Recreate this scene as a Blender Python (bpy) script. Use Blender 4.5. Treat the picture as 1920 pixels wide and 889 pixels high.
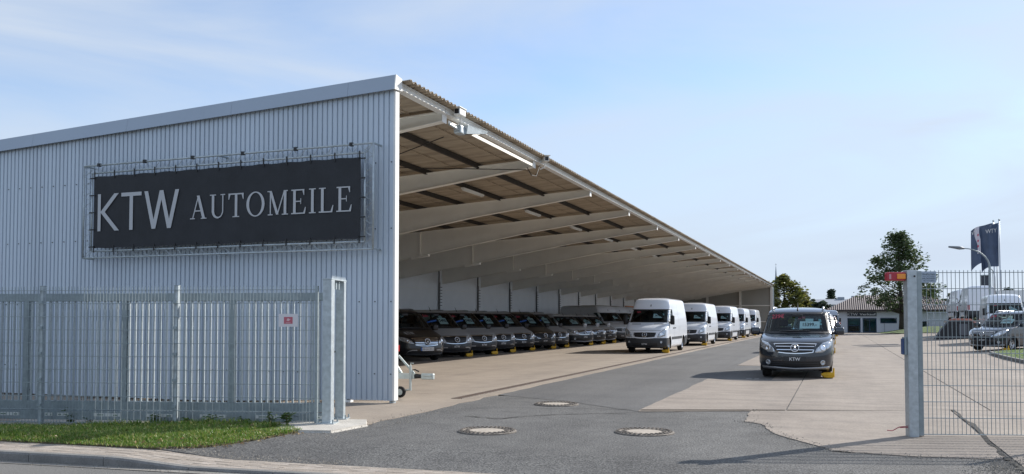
import bpy, bmesh, math, random
from mathutils import Vector, Matrix
R = math.radians
rnd = random.Random(7)
for o in list(bpy.data.objects):
    bpy.data.objects.remove(o, do_unlink=True)
sc = bpy.context.scene
COL = sc.collection

# ------------------------------------------------------------------ camera, sky, sun
W0, H0, FPX, HOR, EYE = 1920.0, 889.0, 1620.0, 600.0, 1.5
YAW = R(20.57)
SA, CA = math.sin(YAW), math.cos(YAW)
cam = bpy.data.cameras.new("camera")
cam.sensor_width = 36.0
cam.lens = 36.0 * FPX / W0
PITCH = R(2.0)
cam.shift_y = (HOR - FPX * math.tan(PITCH) - H0 / 2) / W0
cam.clip_start = 0.1
cam.clip_end = 6000
camo = bpy.data.objects.new("camera", cam)
camo.location = (0, 0, EYE)
camo.rotation_euler = (R(90) + PITCH, 0, YAW)
COL.objects.link(camo)
sc.camera = camo

SUN_EL, SUN_AZ = R(30), R(36.7)          # azimuth from +Y towards +X
sun = bpy.data.lights.new("sun", 'SUN')
sun.energy = 3.6
sun.angle = R(0.5)
sun.color = (1.0, 0.945, 0.87)
suno = bpy.data.objects.new("sun", sun)
d = Vector((math.sin(SUN_AZ) * math.cos(SUN_EL), math.cos(SUN_AZ) * math.cos(SUN_EL), math.sin(SUN_EL)))
suno.rotation_euler = (-d).to_track_quat('-Z', 'Y').to_euler()
suno.location = (30, 30, 60)
COL.objects.link(suno)

world = bpy.data.worlds.new("World")
sc.world = world
world.use_nodes = True
nt = world.node_tree
nt.nodes.clear()
wo = nt.nodes.new('ShaderNodeOutputWorld')
bg = nt.nodes.new('ShaderNodeBackground')
sky = nt.nodes.new('ShaderNodeTexSky')
sky.sky_type = 'NISHITA'
sky.sun_disc = False
sky.sun_elevation = SUN_EL
sky.sun_rotation = SUN_AZ
sky.air_density = 1.0
sky.dust_density = 0.25
sky.ozone_density = 3.0
bg.inputs[1].default_value = 0.12
tc = nt.nodes.new('ShaderNodeTexCoord')
mp = nt.nodes.new('ShaderNodeMapping')
mp.inputs['Scale'].default_value = (1.5, 1.5, 6.5)
mp.inputs['Rotation'].default_value = (R(8), R(-6), R(25))
n1 = nt.nodes.new('ShaderNodeTexNoise')
n1.inputs['Scale'].default_value = 1.25
n1.inputs['Detail'].default_value = 8
n1.inputs['Roughness'].default_value = 0.52
n1.inputs['Distortion'].default_value = 0.7
rp = nt.nodes.new('ShaderNodeValToRGB')
rp.color_ramp.elements[0].position = 0.30
rp.color_ramp.elements[0].color = (0.22, 0.22, 0.22, 1)
rp.color_ramp.elements[1].position = 0.66
rp.color_ramp.elements[1].color = (0.92, 0.92, 0.92, 1)
mxw = nt.nodes.new('ShaderNodeMix')
mxw.data_type = 'RGBA'
mxw.inputs[7].default_value = (3.45, 3.85, 4.4, 1)
nt.links.new(tc.outputs['Generated'], mp.inputs[0])
nt.links.new(mp.outputs[0], n1.inputs[0])
nt.links.new(n1.outputs[0], rp.inputs[0])
sx_ = nt.nodes.new('ShaderNodeSeparateXYZ'); nt.links.new(tc.outputs['Generated'], sx_.inputs[0])
hz = nt.nodes.new('ShaderNodeMapRange'); hz.inputs['From Min'].default_value = 0.0; hz.inputs['From Max'].default_value = 0.30
hz.inputs['To Min'].default_value = 0.85; hz.inputs['To Max'].default_value = 0.0; hz.interpolation_type = 'SMOOTHSTEP'
nt.links.new(sx_.outputs[2], hz.inputs[0])
mxh = nt.nodes.new('ShaderNodeMix'); mxh.data_type = 'RGBA'; mxh.inputs[7].default_value = (3.15, 3.68, 4.5, 1)
nt.links.new(rp.outputs[0], mxw.inputs[0]); nt.links.new(hz.outputs[0], mxh.inputs[0]); nt.links.new(mxw.outputs[2], mxh.inputs[6])
wb = nt.nodes.new('ShaderNodeMix'); wb.data_type = 'RGBA'; wb.blend_type = 'MULTIPLY'; wb.inputs[0].default_value = 1
wb.inputs[7].default_value = (0.93, 0.945, 0.99, 1)
nt.links.new(sky.outputs[0], wb.inputs[6]); nt.links.new(wb.outputs[2], mxw.inputs[6])
nt.links.new(mxh.outputs[2], bg.inputs[0])
nt.links.new(bg.outputs[0], wo.inputs[0])

sc.view_settings.view_transform = 'Standard'
sc.view_settings.look = 'None'
sc.view_settings.exposure = 0.73
sc.view_settings.gamma = 1.0
sc.render.engine = 'CYCLES'
sc.cycles.max_bounces = 10
sc.cycles.diffuse_bounces = 6
sc.cycles.transparent_max_bounces = 16

# ------------------------------------------------------------------ helpers
def ray(px):
    k = (px - W0 / 2) / FPX
    return (-SA + CA * k, CA + SA * k)
def G(px, py, z=0.0):
    Z = FPX * (EYE - z) / (py - HOR)
    a, b = ray(px)
    return (a * Z, b * Z)
def atY(px, y):
    a, b = ray(px)
    return y * a / b
def online(px, P, D):                     # where the sight line of a column meets a ground line P + t D
    a, b = ray(px)
    det = a * (-D[1]) - b * (-D[0])
    s = (P[0] * (-D[1]) - P[1] * (-D[0])) / det
    return ((s * a - P[0]) * D[0] + (s * b - P[1]) * D[1])
def sm(t):
    t = max(0.0, min(1.0, t))
    return t * t * (3 - 2 * t)
def lerp(a, b, t): return a + (b - a) * t
def zg(x, y):
    z = -0.07 * sm((9.5 - y) / 1.4) * sm((x + 7.4) / 1.1)
    z += 0.22 * sm((x - 4) / 7) * sm((y - 16) / 10)
    z -= 0.13 * sm((-7.6 - x) / 4.5) * sm((19 - y) / 4.0) * sm((y - 8.3) / 1.2)
    return z

MATS = {}
def mat(name, col, rough=0.6, metal=0.0, var=0.0, scale=3.0, bump=0.0, bscale=None, col2=None, coat=0.0,
        back=None, spec=None, streak=None, fine=0.0, fscale=120, alpha=None, trans=0.0, stain=None):
    if name in MATS: return MATS[name]
    m = bpy.data.materials.new(name)
    m.use_nodes = True
    t = m.node_tree
    p = t.nodes['Principled BSDF']
    p.inputs['Roughness'].default_value = rough
    p.inputs['Metallic'].default_value = metal
    p.inputs['Coat Weight'].default_value = coat
    p.inputs['Coat Roughness'].default_value = 0.05
    if spec is not None: p.inputs['Specular IOR Level'].default_value = spec
    if trans: p.inputs['Transmission Weight'].default_value = trans
    c = (*col, 1)
    tcn = t.nodes.new('ShaderNodeTexCoord')
    cur = None
    def noise(sc_, det=5, src='Object', st=None):
        mpn = t.nodes.new('ShaderNodeMapping')
        if st: mpn.inputs['Scale'].default_value = st
        t.links.new(tcn.outputs[src], mpn.inputs[0])
        n = t.nodes.new('ShaderNodeTexNoise')
        n.inputs['Scale'].default_value = sc_
        n.inputs['Detail'].default_value = det
        n.inputs['Roughness'].default_value = 0.6
        t.links.new(mpn.outputs[0], n.inputs[0])
        return n
    if var > 0 or col2:
        n = noise(scale, 6, st=streak)
        r = t.nodes.new('ShaderNodeValToRGB')
        r.color_ramp.elements[0].position = 0.32
        r.color_ramp.elements[1].position = 0.68
        if col2:
            r.color_ramp.elements[0].color = (*col2, 1)
            r.color_ramp.elements[1].color = c
        else:
            r.color_ramp.elements[0].color = (*[x * (1 - var) for x in col], 1)
            r.color_ramp.elements[1].color = (*[min(1, x * (1 + var)) for x in col], 1)
        t.links.new(n.outputs[0], r.inputs[0])
        cur = r.outputs[0]
    if fine > 0:
        n = noise(fscale, 2)
        r = t.nodes.new('ShaderNodeValToRGB')
        r.color_ramp.elements[0].position = 0.35
        r.color_ramp.elements[1].position = 0.68
        r.color_ramp.elements[0].color = (1 - fine,) * 3 + (1,)
        r.color_ramp.elements[1].color = (1 + fine * 0.8,) * 3 + (1,)
        t.links.new(n.outputs[0], r.inputs[0])
        mx = t.nodes.new('ShaderNodeMix'); mx.data_type = 'RGBA'; mx.blend_type = 'MULTIPLY'
        mx.inputs[0].default_value = 1
        if cur: t.links.new(cur, mx.inputs[6])
        else: mx.inputs[6].default_value = c
        t.links.new(r.outputs[0], mx.inputs[7])
        cur = mx.outputs[2]
    for (sv, k) in (stain or ()):
        n = noise(1.0, 5, st=sv)
        r = t.nodes.new('ShaderNodeValToRGB')
        r.color_ramp.elements[0].position = 0.30; r.color_ramp.elements[1].position = 0.56
        r.color_ramp.elements[0].color = (1-k,1-k,1-k*0.95,1); r.color_ramp.elements[1].color = (1,1,1,1)
        t.links.new(n.outputs[0], r.inputs[0])
        mx = t.nodes.new('ShaderNodeMix'); mx.data_type = 'RGBA'; mx.blend_type = 'MULTIPLY'; mx.inputs[0].default_value = 1
        if cur: t.links.new(cur, mx.inputs[6])
        else: mx.inputs[6].default_value = c
        t.links.new(r.outputs[0], mx.inputs[7]); cur = mx.outputs[2]
    if back is not None:
        g = t.nodes.new('ShaderNodeNewGeometry')
        mx = t.nodes.new('ShaderNodeMix'); mx.data_type = 'RGBA'
        t.links.new(g.outputs['Backfacing'], mx.inputs[0])
        if cur: t.links.new(cur, mx.inputs[6])
        else: mx.inputs[6].default_value = c
        mx.inputs[7].default_value = (*back, 1)
        cur = mx.outputs[2]
    if cur: t.links.new(cur, p.inputs['Base Color'])
    else: p.inputs['Base Color'].default_value = c
    if bump > 0:
        n = noise(bscale or scale * 4, 4)
        b = t.nodes.new('ShaderNodeBump')
        b.inputs['Strength'].default_value = bump
        b.inputs['Distance'].default_value = 0.02
        t.links.new(n.outputs[0], b.inputs['Height'])
        t.links.new(b.outputs[0], p.inputs['Normal'])
    MATS[name] = m
    return m

def glass_mat(name, tint, clear=0.75):
    m = bpy.data.materials.new(name); m.use_nodes = True
    t = m.node_tree; t.nodes.clear()
    out = t.nodes.new('ShaderNodeOutputMaterial')
    tr = t.nodes.new('ShaderNodeBsdfTransparent'); tr.inputs[0].default_value = (*[x * clear for x in tint], 1)
    gl = t.nodes.new('ShaderNodeBsdfGlossy'); gl.inputs['Roughness'].default_value = 0.02
    fr = t.nodes.new('ShaderNodeFresnel'); fr.inputs[0].default_value = 1.32
    mx = t.nodes.new('ShaderNodeMixShader')
    t.links.new(fr.outputs[0], mx.inputs[0]); t.links.new(tr.outputs[0], mx.inputs[1]); t.links.new(gl.outputs[0], mx.inputs[2])
    t.links.new(mx.outputs[0], out.inputs[0])
    MATS[name] = m
    return m

def leaf_mat(name, c1, c2, c3, trans=0.35):
    m = bpy.data.materials.new(name); m.use_nodes = True
    t = m.node_tree; t.nodes.clear()
    out = t.nodes.new('ShaderNodeOutputMaterial')
    g = t.nodes.new('ShaderNodeNewGeometry')
    r = t.nodes.new('ShaderNodeValToRGB')
    r.color_ramp.elements[0].color = (*c1, 1); r.color_ramp.elements[1].color = (*c3, 1)
    e = r.color_ramp.elements.new(0.55); e.color = (*c2, 1)
    t.links.new(g.outputs['Random Per Island'], r.inputs[0])
    df = t.nodes.new('ShaderNodeBsdfDiffuse'); tl = t.nodes.new('ShaderNodeBsdfTranslucent')
    gl = t.nodes.new('ShaderNodeBsdfGlossy'); gl.inputs['Roughness'].default_value = 0.45
    mx = t.nodes.new('ShaderNodeMixShader'); mx.inputs[0].default_value = trans
    m2 = t.nodes.new('ShaderNodeMixShader'); m2.inputs[0].default_value = 0.05
    t.links.new(r.outputs[0], df.inputs[0]); t.links.new(r.outputs[0], tl.inputs[0])
    t.links.new(df.outputs[0], mx.inputs[1]); t.links.new(tl.outputs[0], mx.inputs[2])
    t.links.new(mx.outputs[0], m2.inputs[1]); t.links.new(gl.outputs[0], m2.inputs[2])
    t.links.new(m2.outputs[0], out.inputs[0])
    MATS[name] = m
    return m

class MB:
    def __init__(s): s.v = []; s.f = []
    def add(s, vs, fs):
        o = len(s.v); s.v += [tuple(v) for v in vs]; s.f += [tuple(i + o for i in f) for f in fs]
        return s
    def box(s, x0, x1, y0, y1, z0, z1):
        return s.add([(x0,y0,z0),(x1,y0,z0),(x1,y1,z0),(x0,y1,z0),(x0,y0,z1),(x1,y0,z1),(x1,y1,z1),(x0,y1,z1)],
              [(0,3,2,1),(4,5,6,7),(0,1,5,4),(1,2,6,5),(2,3,7,6),(3,0,4,7)])
    def cbox(s, c, sx, sy, sz, rot=None):
        vs = []
        for dz in (-1, 1):
            for dx, dy in ((-1,-1),(1,-1),(1,1),(-1,1)):
                v = Vector((dx*sx/2, dy*sy/2, dz*sz/2))
                if rot is not None: v = rot @ v
                vs.append(Vector(c) + v)
        return s.add(vs, [(0,3,2,1),(4,5,6,7),(0,1,5,4),(1,2,6,5),(2,3,7,6),(3,0,4,7)])
    def rbox(s, x0, x1, y0, y1, z0, z1, b):     # box with chamfered edges
        cx, cy, cz = (x0+x1)/2, (y0+y1)/2, (z0+z1)/2
        bm = bmesh.new(); bmesh.ops.create_cube(bm, size=1)
        for v in bm.verts: v.co = Vector((cx+v.co.x*(x1-x0), cy+v.co.y*(y1-y0), cz+v.co.z*(z1-z0)))
        bmesh.ops.bevel(bm, geom=bm.edges[:], offset=b, segments=2, affect='EDGES', profile=0.5)
        bm.verts.index_update()
        s.add([v.co[:] for v in bm.verts], [[v.index for v in f.verts] for f in bm.faces]); bm.free()
        return s
    def tube(s, pts, rad, n=6, cap=True):
        pts = [Vector(p) for p in pts]
        if not isinstance(rad, (list, tuple)): rad = [rad] * len(pts)
        rings = []
        up = Vector((0, 0, 1))
        for i, p in enumerate(pts):
            t = (pts[min(i+1, len(pts)-1)] - pts[max(i-1, 0)]).normalized()
            a = t.cross(up)
            if a.length < 1e-3: a = t.cross(Vector((1, 0, 0)))
            a.normalize(); b = t.cross(a)
            rings.append([p + (a*math.cos(2*math.pi*j/n) + b*math.sin(2*math.pi*j/n)) * rad[i] for j in range(n)])
        vs = [v for r in rings for v in r]; fs = []
        for i in range(len(pts)-1):
            for j in range(n):
                fs.append((i*n+j, i*n+(j+1)%n, (i+1)*n+(j+1)%n, (i+1)*n+j))
        if cap:
            fs.append(tuple(range(n))[::-1]); fs.append(tuple((len(pts)-1)*n+j for j in range(n)))
        return s.add(vs, fs)
    def prism(s, poly, axis, a0, a1):           # polygon in the two other axes, extruded along axis
        n = len(poly); vs = []
        for a in (a0, a1):
            for (u, w) in poly:
                vs.append((a,u,w) if axis == 'x' else (u,a,w) if axis == 'y' else (u,w,a))
        fs = [tuple(range(n)), tuple(range(2*n-1, n-1, -1))]
        for i in range(n): fs.append((i, (i+1)%n + n*0, (i+1)%n+n, i+n))
        return s.add(vs, fs)
    def lathe(s, prof, n=24, axis='z', c=(0,0,0)):
        vs = []; m = len(prof)
        for j in range(n):
            a = 2*math.pi*j/n
            for (r, h) in prof:
                p = (r*math.cos(a), r*math.sin(a), h)
                if axis == 'y': p = (p[0], p[2], p[1])
                if axis == 'x': p = (p[2], p[0], p[1])
                vs.append((p[0]+c[0], p[1]+c[1], p[2]+c[2]))
        fs = []
        for j in range(n):
            for i in range(m-1):
                fs.append((j*m+i, ((j+1)%n)*m+i, ((j+1)%n)*m+i+1, j*m+i+1))
        return s.add(vs, fs)
    def mesh(s, name, smooth=False, fix=True):
        me = bpy.data.meshes.new(name)
        me.from_pydata(s.v, [], s.f); me.update()
        if fix:
            bm = bmesh.new(); bm.from_mesh(me)
            bmesh.ops.recalc_face_normals(bm, faces=bm.faces[:]); bm.to_mesh(me); bm.free()
        if smooth: me.polygons.foreach_set('use_smooth', [True]*len(me.polygons))
        return me
    def build(s, name, m, parent=None, smooth=False, loc=None, fix=True, world=False):
        return link(name, s.mesh(name, smooth, fix), m, parent, loc, world)

def link(name, me, m=None, parent=None, loc=None, world=False, rotz=None):
    if m and not me.materials: me.materials.append(m)
    o = bpy.data.objects.new(name, me); COL.objects.link(o)
    if loc is not None: o.location = loc
    if rotz is not None: o.rotation_euler.z = rotz
    if parent:
        o.parent = parent
        if world: o.location = Vector(o.location) - parent.location
    return o
def tag(o, label=None, cat=None, group=None, kind=None):
    if label: o['label'] = label
    if cat: o['category'] = cat
    if group: o['group'] = group
    if kind: o['kind'] = kind
    return o
def thing(name, label, cat, loc=(0,0,0), rotz=0.0, group=None):
    o = bpy.data.objects.new(name, None); COL.objects.link(o)
    o.empty_display_size = 0.2
    o.location = loc; o.rotation_euler = (0, 0, rotz)
    return tag(o, label, cat, group)
KIDS = {}
def copy_tree(o, parent=None, kids=None):
    if kids is None:
        kids = {}
        for q in COL.objects:
            if q.parent: kids.setdefault(q.parent.name, []).append(q)
    c = o.copy(); COL.objects.link(c)
    if parent: c.parent = parent
    for ch in kids.get(o.name, []): copy_tree(ch, c, kids)
    return c

_txt = {}
def text2d(txt, height=1.0, spacing=1.0, bold=0.0):
    key = (txt, spacing, bold)
    if key not in _txt:
        cu = bpy.data.curves.new('t', 'FONT'); cu.body = txt; cu.resolution_u = 2; cu.space_character = spacing; cu.offset = bold
        ob = bpy.data.objects.new('t', cu); COL.objects.link(ob)
        dg = bpy.context.evaluated_depsgraph_get()
        me = ob.evaluated_get(dg).to_mesh()
        vs = [(v.co.x, v.co.y) for v in me.vertices]; fs = [tuple(p.vertices) for p in me.polygons]
        ob.evaluated_get(dg).to_mesh_clear()
        bpy.data.objects.remove(ob); bpy.data.curves.remove(cu)
        _txt[key] = (vs, fs)
    vs, fs = _txt[key]
    xs = [v[0] for v in vs]; ys = [v[1] for v in vs]
    x0, x1, y0, y1 = min(xs), max(xs), min(ys), max(ys)
    k = height / 0.729
    return [((x - (x0+x1)/2)*k, (y - 0.3645)*k) for x, y in vs], fs, (x1-x0)*k

# ------------------------------------------------------------------ materials
M_asph = mat('asphalt', (0.155,0.152,0.145), 0.9, var=0.16, scale=0.5, bump=0.8, bscale=45, fine=0.55, fscale=38, stain=[((0.9,0.25,1),0.28),((3.5,3.5,1),0.22),((0.35,0.35,1),0.2)])
M_asph_lane = mat('lane_asphalt', (0.135,0.133,0.13), 0.88, var=0.12, scale=0.3, bump=0.5, bscale=60, fine=0.4, fscale=42, stain=[((1.3,0.06,1),0.22),((0.5,0.5,1),0.18)])
M_road = mat('road_asphalt', (0.17,0.165,0.155), 0.9, var=0.08, scale=0.5, bump=0.5, bscale=70, fine=0.3, fscale=60)
M_conc = mat('concrete', (0.335,0.285,0.238), 0.88, col2=(0.275,0.232,0.192), scale=0.55, bump=0.25, bscale=22, fine=0.14, fscale=35, stain=[((0.12,2.6,1),0.2),((1.1,0.1,1),0.16),((2.0,2.0,1),0.16)])
M_conc2 = mat('concrete_floor', (0.36,0.30,0.24), 0.88, col2=(0.30,0.25,0.20), scale=0.35, bump=0.2, bscale=25, fine=0.1, fscale=40, stain=[((1.2,0.08,1),0.16),((1.6,1.6,1),0.15)])
M_foot = mat('footing_concrete', (0.50,0.47,0.42), 0.9, var=0.15, scale=3, bump=0.3, bscale=30, fine=0.15, fscale=60)
M_paver = mat('paver', (0.36,0.31,0.26), 0.9, var=0.12, scale=5, bump=0.3, bscale=60, fine=0.2, fscale=90)
M_paver2 = mat('paver_pale', (0.41,0.36,0.31), 0.9, var=0.12, scale=5, bump=0.3, bscale=60, fine=0.2, fscale=90)
M_kerb = mat('kerbstone', (0.20,0.195,0.185), 0.9, var=0.2, scale=4, bump=0.3, bscale=50, fine=0.2, fscale=80)
M_soil = mat('soil', (0.10,0.085,0.045), 0.95, var=0.4, scale=8)
M_rust = mat('rust', (0.075,0.045,0.032), 0.85, var=0.4, scale=12, bump=0.3)
M_iron = mat('cast_iron', (0.19,0.165,0.14), 0.75, metal=0.1, var=0.35, scale=20, bump=0.4)
M_crack = mat('crack', (0.03,0.028,0.025), 0.95)
M_galv = mat('galvanised', (0.46,0.51,0.535), 0.48, metal=0.55, var=0.16, scale=14, bump=0.05)
M_galvd = mat('galvanised_dull', (0.30,0.35,0.37), 0.5, metal=0.5, var=0.14, scale=9)
M_clad = mat('cladding_paint', (0.54,0.605,0.68), 0.5, metal=0.25, var=0.05, scale=1.6, streak=(1,1,0.08), stain=[((0.9,0.9,0.05),0.06)])
M_trim = mat('trim_paint', (0.37,0.43,0.51), 0.5, metal=0.2, var=0.03, scale=0.4)
M_white = mat('white_paint', (0.78,0.78,0.76), 0.5, var=0.05, scale=2)
M_beam = mat('beam_paint', (0.88,0.855,0.79), 0.6, var=0.05, scale=1.2)
M_roofs = mat('fibre_cement', (0.54,0.45,0.34), 0.95, col2=(0.29,0.235,0.175), scale=1.4, streak=(0.35,2.2,1), bump=0.2)
M_purlin = mat('purlin', (0.035,0.03,0.027), 0.8, var=0.3, scale=5)
M_wall = mat('rear_wall_paint', (0.84,0.855,0.87), 0.8, var=0.04, scale=1.0)
M_far = mat('far_cladding', (0.42,0.41,0.375), 0.6, var=0.06, scale=0.6)
M_banner = mat('banner', (0.026,0.028,0.033), 0.75, var=0.15, scale=2.5, bump=0.1, bscale=30)
M_blet = mat('banner_letters', (0.50,0.51,0.53), 0.8)
M_black = mat('black_plastic', (0.015,0.015,0.017), 0.5)
M_rubber = mat('rubber', (0.012,0.012,0.012), 0.85)
M_under = mat('underbody', (0.01,0.01,0.01), 0.9)
M_yellow = mat('yellow_paint', (0.72,0.42,0.015), 0.45, var=0.12, scale=9)
M_chrome = mat('chrome', (0.75,0.76,0.78), 0.12, metal=1.0)
M_star = mat('chrome_star', (0.82,0.83,0.85), 0.25, metal=0.85)
M_rim = mat('rim_metal', (0.5,0.51,0.53), 0.3, metal=0.8)
M_lamp = mat('headlamp', (0.50,0.54,0.58), 0.12, metal=0.55, coat=1.0, var=0.45, scale=14)
M_lampin = mat('headlamp_reflector', (0.85,0.87,0.9), 0.1, metal=0.9)
M_fabric = mat('seat_fabric', (0.02,0.02,0.022), 0.9)
M_dash = mat('dashboard', (0.025,0.026,0.028), 0.7)
M_card = mat('price_card', (0.86,0.90,0.90), 0.7)
M_ink = mat('ink', (0.02,0.02,0.02), 0.8)
M_red = mat('red_ink', (0.36,0.05,0.075), 0.7)
M_blue = mat('blue_ink', (0.035,0.14,0.48), 0.6)
M_wtxt = mat('white_print', (0.72,0.73,0.74), 0.6)
M_bump = mat('bumper_plastic', (0.035,0.04,0.048), 0.42, var=0.1, scale=6)
M_redl = mat('red_lens', (0.45,0.02,0.02), 0.15, coat=1)
M_orange = mat('orange_lens', (0.85,0.28,0.01), 0.25, coat=0.5)
GL_w = glass_mat('windscreen_glass', (0.76,0.93,0.94), 0.92)
GL_s = glass_mat('side_glass', (0.66,0.86,0.88), 0.92)
GL_b = glass_mat('building_glass', (0.65,0.85,0.88), 0.85)
BK = (0.02,0.02,0.021)
P_citan = mat('paint_dark_blue', (0.006,0.014,0.026), 0.22, metal=0.0, coat=1.0, back=BK)
P_white = mat('paint_white', (0.83,0.87,0.93), 0.32, coat=0.8, back=BK)
P_greyw = mat('paint_pale_grey', (0.50,0.515,0.53), 0.35, coat=0.8, back=BK)
P_tenor = mat('paint_grey_metal', (0.42,0.435,0.455), 0.42, metal=0.25, coat=0.3, back=BK)
P_black = mat('paint_black', (0.006,0.007,0.010), 0.3, coat=0.45, back=BK)
P_redc = mat('paint_red', (0.28,0.02,0.02), 0.3, coat=1.0, back=BK)
P_silver = mat('paint_silver', (0.36,0.40,0.46), 0.3, metal=0.5, coat=1.0, back=BK)
# ------------------------------------------------------------------ ground, lanes, slabs
def sheet(name, poly, layer, m, xs=(), ys=(), skirt=0.0, parent=None, zf=zg, kind=None):
    bm = bmesh.new()
    f = bm.faces.new([bm.verts.new((x, y, 0)) for x, y in poly])
    bmesh.ops.triangulate(bm, faces=[f])
    for x in xs:
        bmesh.ops.bisect_plane(bm, geom=bm.verts[:]+bm.edges[:]+bm.faces[:], plane_co=(x,0,0), plane_no=(1,0,0))
    for y in ys:
        bmesh.ops.bisect_plane(bm, geom=bm.verts[:]+bm.edges[:]+bm.faces[:], plane_co=(0,y,0), plane_no=(0,1,0))
    if bm.faces[:] and sum(f.normal.z for f in bm.faces) < 0: bmesh.ops.reverse_faces(bm, faces=bm.faces[:])
    bm.normal_update()
    for f in bm.faces:
        if f.normal.z < 0: f.normal_flip()
    for v in bm.verts: v.co.z = zf(v.co.x, v.co.y) + layer
    if skirt:
        be = [e for e in bm.edges if e.is_boundary]
        r = bmesh.ops.extrude_edge_only(bm, edges=be)
        for g in r['geom']:
            if isinstance(g, bmesh.types.BMVert): g.co.z -= skirt
    me = bpy.data.meshes.new(name); bm.to_mesh(me); bm.free()
    o = link(name, me, m, parent)
    if kind: o['kind'] = kind
    return o
def rag(p, q, n, amp):
    out = []
    dx, dy = q[0]-p[0], q[1]-p[1]; l = math.hypot(dx, dy)
    for i in range(n):
        t = i / n; a = 0 if i == 0 else rnd.uniform(-amp, amp)
        out.append((p[0]+dx*t - dy/l*a, p[1]+dy*t + dx/l*a))
    return out
XS = [-7.4+0.2*i for i in range(7)] + [4+0.7*i for i in range(11)]
YS = [8.1+0.2*i for i in range(8)] + [16+1.0*i for i in range(11)]

g = MB(); g.add([(-2500,-2500,-0.2),(2500,-2500,-0.2),(2500,2500,-0.2),(-2500,2500,-0.2)], [(0,1,2,3)])
M_field = mat('field_ground', (0.085,0.10,0.045), 0.95, var=0.3, scale=0.02)
tag(g.build('ground', M_field), kind='structure')

def kerb_y(x): return 7.20 + 0.088*(x+8.96)
def back_y(x): return 7.83 + 0.065*(x+9.74)
road = sheet('road', [(-60,kerb_y(-60)-0.0),(-60,-20),(40,-20),(40,kerb_y(40))], -0.10, M_road, zf=lambda x,y:0, kind='structure')

# asphalt: apron, lane and base under the slabs, one sheet
grass_edge = [(-7.35,8.02),(-7.05,8.35),(-6.9,8.8),(-6.78,9.25),(-6.72,9.9)]
poly = []
poly += [(70, 4.0), (70, 135), (-6.0, 135), (-6.0, 16)]
poly += [(-14.5, 16), (-14.5, back_y(-14.5)), (-7.3, back_y(-7.3)), (-5.3, back_y(-5.3)), (-3.0, back_y(-3.0)), (6.0, back_y(6.0)), (6.0, 4.0)]
asph = sheet('asphalt', poly, 0.0, M_asph, XS + [-14.5+0.5*i for i in range(15)], YS, skirt=0.15, kind='structure')

# the driving lane: a newer, smoother strip of asphalt laid between the two concrete fields
lane = [(-3.06,14.0)] + [(-3.06, 130), (-6.38,130)]
lp = rag((-6.38,130), (-6.38,16.2), 130, 0.03) + rag((-6.38,16.2),(-4.6,15.3),8,0.05) + rag((-4.6,15.3),(-3.06,14.0),8,0.05)
sheet('lane', [(-3.06,14.0),(-3.06,22.35),(-1.55,22.35),(-1.55,29.2),(-3.06,29.2),(-3.06,130)] + lp, 0.004, M_asph_lane, kind='structure')

# concrete floor of the shed with its own bays
floor_root = thing('shed_floor', None, None)
del_keys = [k for k in floor_root.keys()]
floor_root['kind'] = 'structure'
edgeX = -6.36
JY = [9.3, 15.9, 21.5, 32.7, 43.9, 55.1, 66.3, 77.5, 88.7, 99.9, 118]
for i in range(len(JY)-1):
    y0, y1 = JY[i]+0.008, JY[i+1]-0.008
    if i == 0:
        poly = [(-21.4,y0-2.6),(-12.0,9.2),(-7.9,10.3),(-6.55,10.65),(-6.22,10.9)] + rag((-6.3,10.95),(-6.36,y1),12,0.05) + [(-6.36,y1),(-21.4,y1)]
    else:
        poly = [(-21.4,y0)] + [(-6.36,y0)] + rag((-6.36,y0),(-6.36,y1),int((y1-y0)*2),0.03)[1:] + [(-6.36,y1),(-21.4,y1)]
    sheet('floor_slab', poly, 0.010, M_conc2, [-21+0.75*q for q in range(19)] if i < 3 else (), [9+0.5*q for q in range(24)] if i < 3 else (), skirt=0.03, parent=floor_root)
dr = MB(); dr.box(-6.84,-6.68,15.0,112,-0.05,0.016)
dr.build('drain_channel', M_rust, floor_root)
dk = MB()
for i in range(2): dk.box(-6.86 + i*0.2, -6.84+i*0.2, 15.0, 112, -0.05, 0.020)
dk.build('drain_frame', M_iron, floor_root)

# concrete yard to the right of the lane
yard = thing('concrete_yard', None, None)
yard['kind'] = 'structure'
def J1(x): return 14.1 + 0.375*(x+3.06)
gp = 0.012
rg = [G(1407,768.5), G(1393,790), G(1425,795), G(1447,811), G(1482,823), G(1545,839), G(1556,845), G(1700,855), G(1800,858.5), G(1884,861)]
left = []
for a, b in zip(rg[:-1], rg[1:]): left += rag(a, b, 7, 0.022)
left += [rg[-1]]
pA = left + [(1.72-gp, 10.0), (1.75-gp, J1(1.75)-gp)]
sheet('yard_slab', pA, 0.010, M_conc, XS, skirt=0.03, parent=yard)
pB = [(1.75+gp, 5.0), (12, 5.0), (12, J1(12)-gp), (1.75+gp, J1(1.75)-gp)]
sheet('yard_slab', pB, 0.010, M_conc, XS, YS, skirt=0.03, parent=yard)
cols_ = [-3.08, -0.8, 2.36, 8.2, 14.2, 20.2, 30, 45, 68]
rows_ = [None, 29.2, 45, 61, 77, 93, 113]
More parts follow.
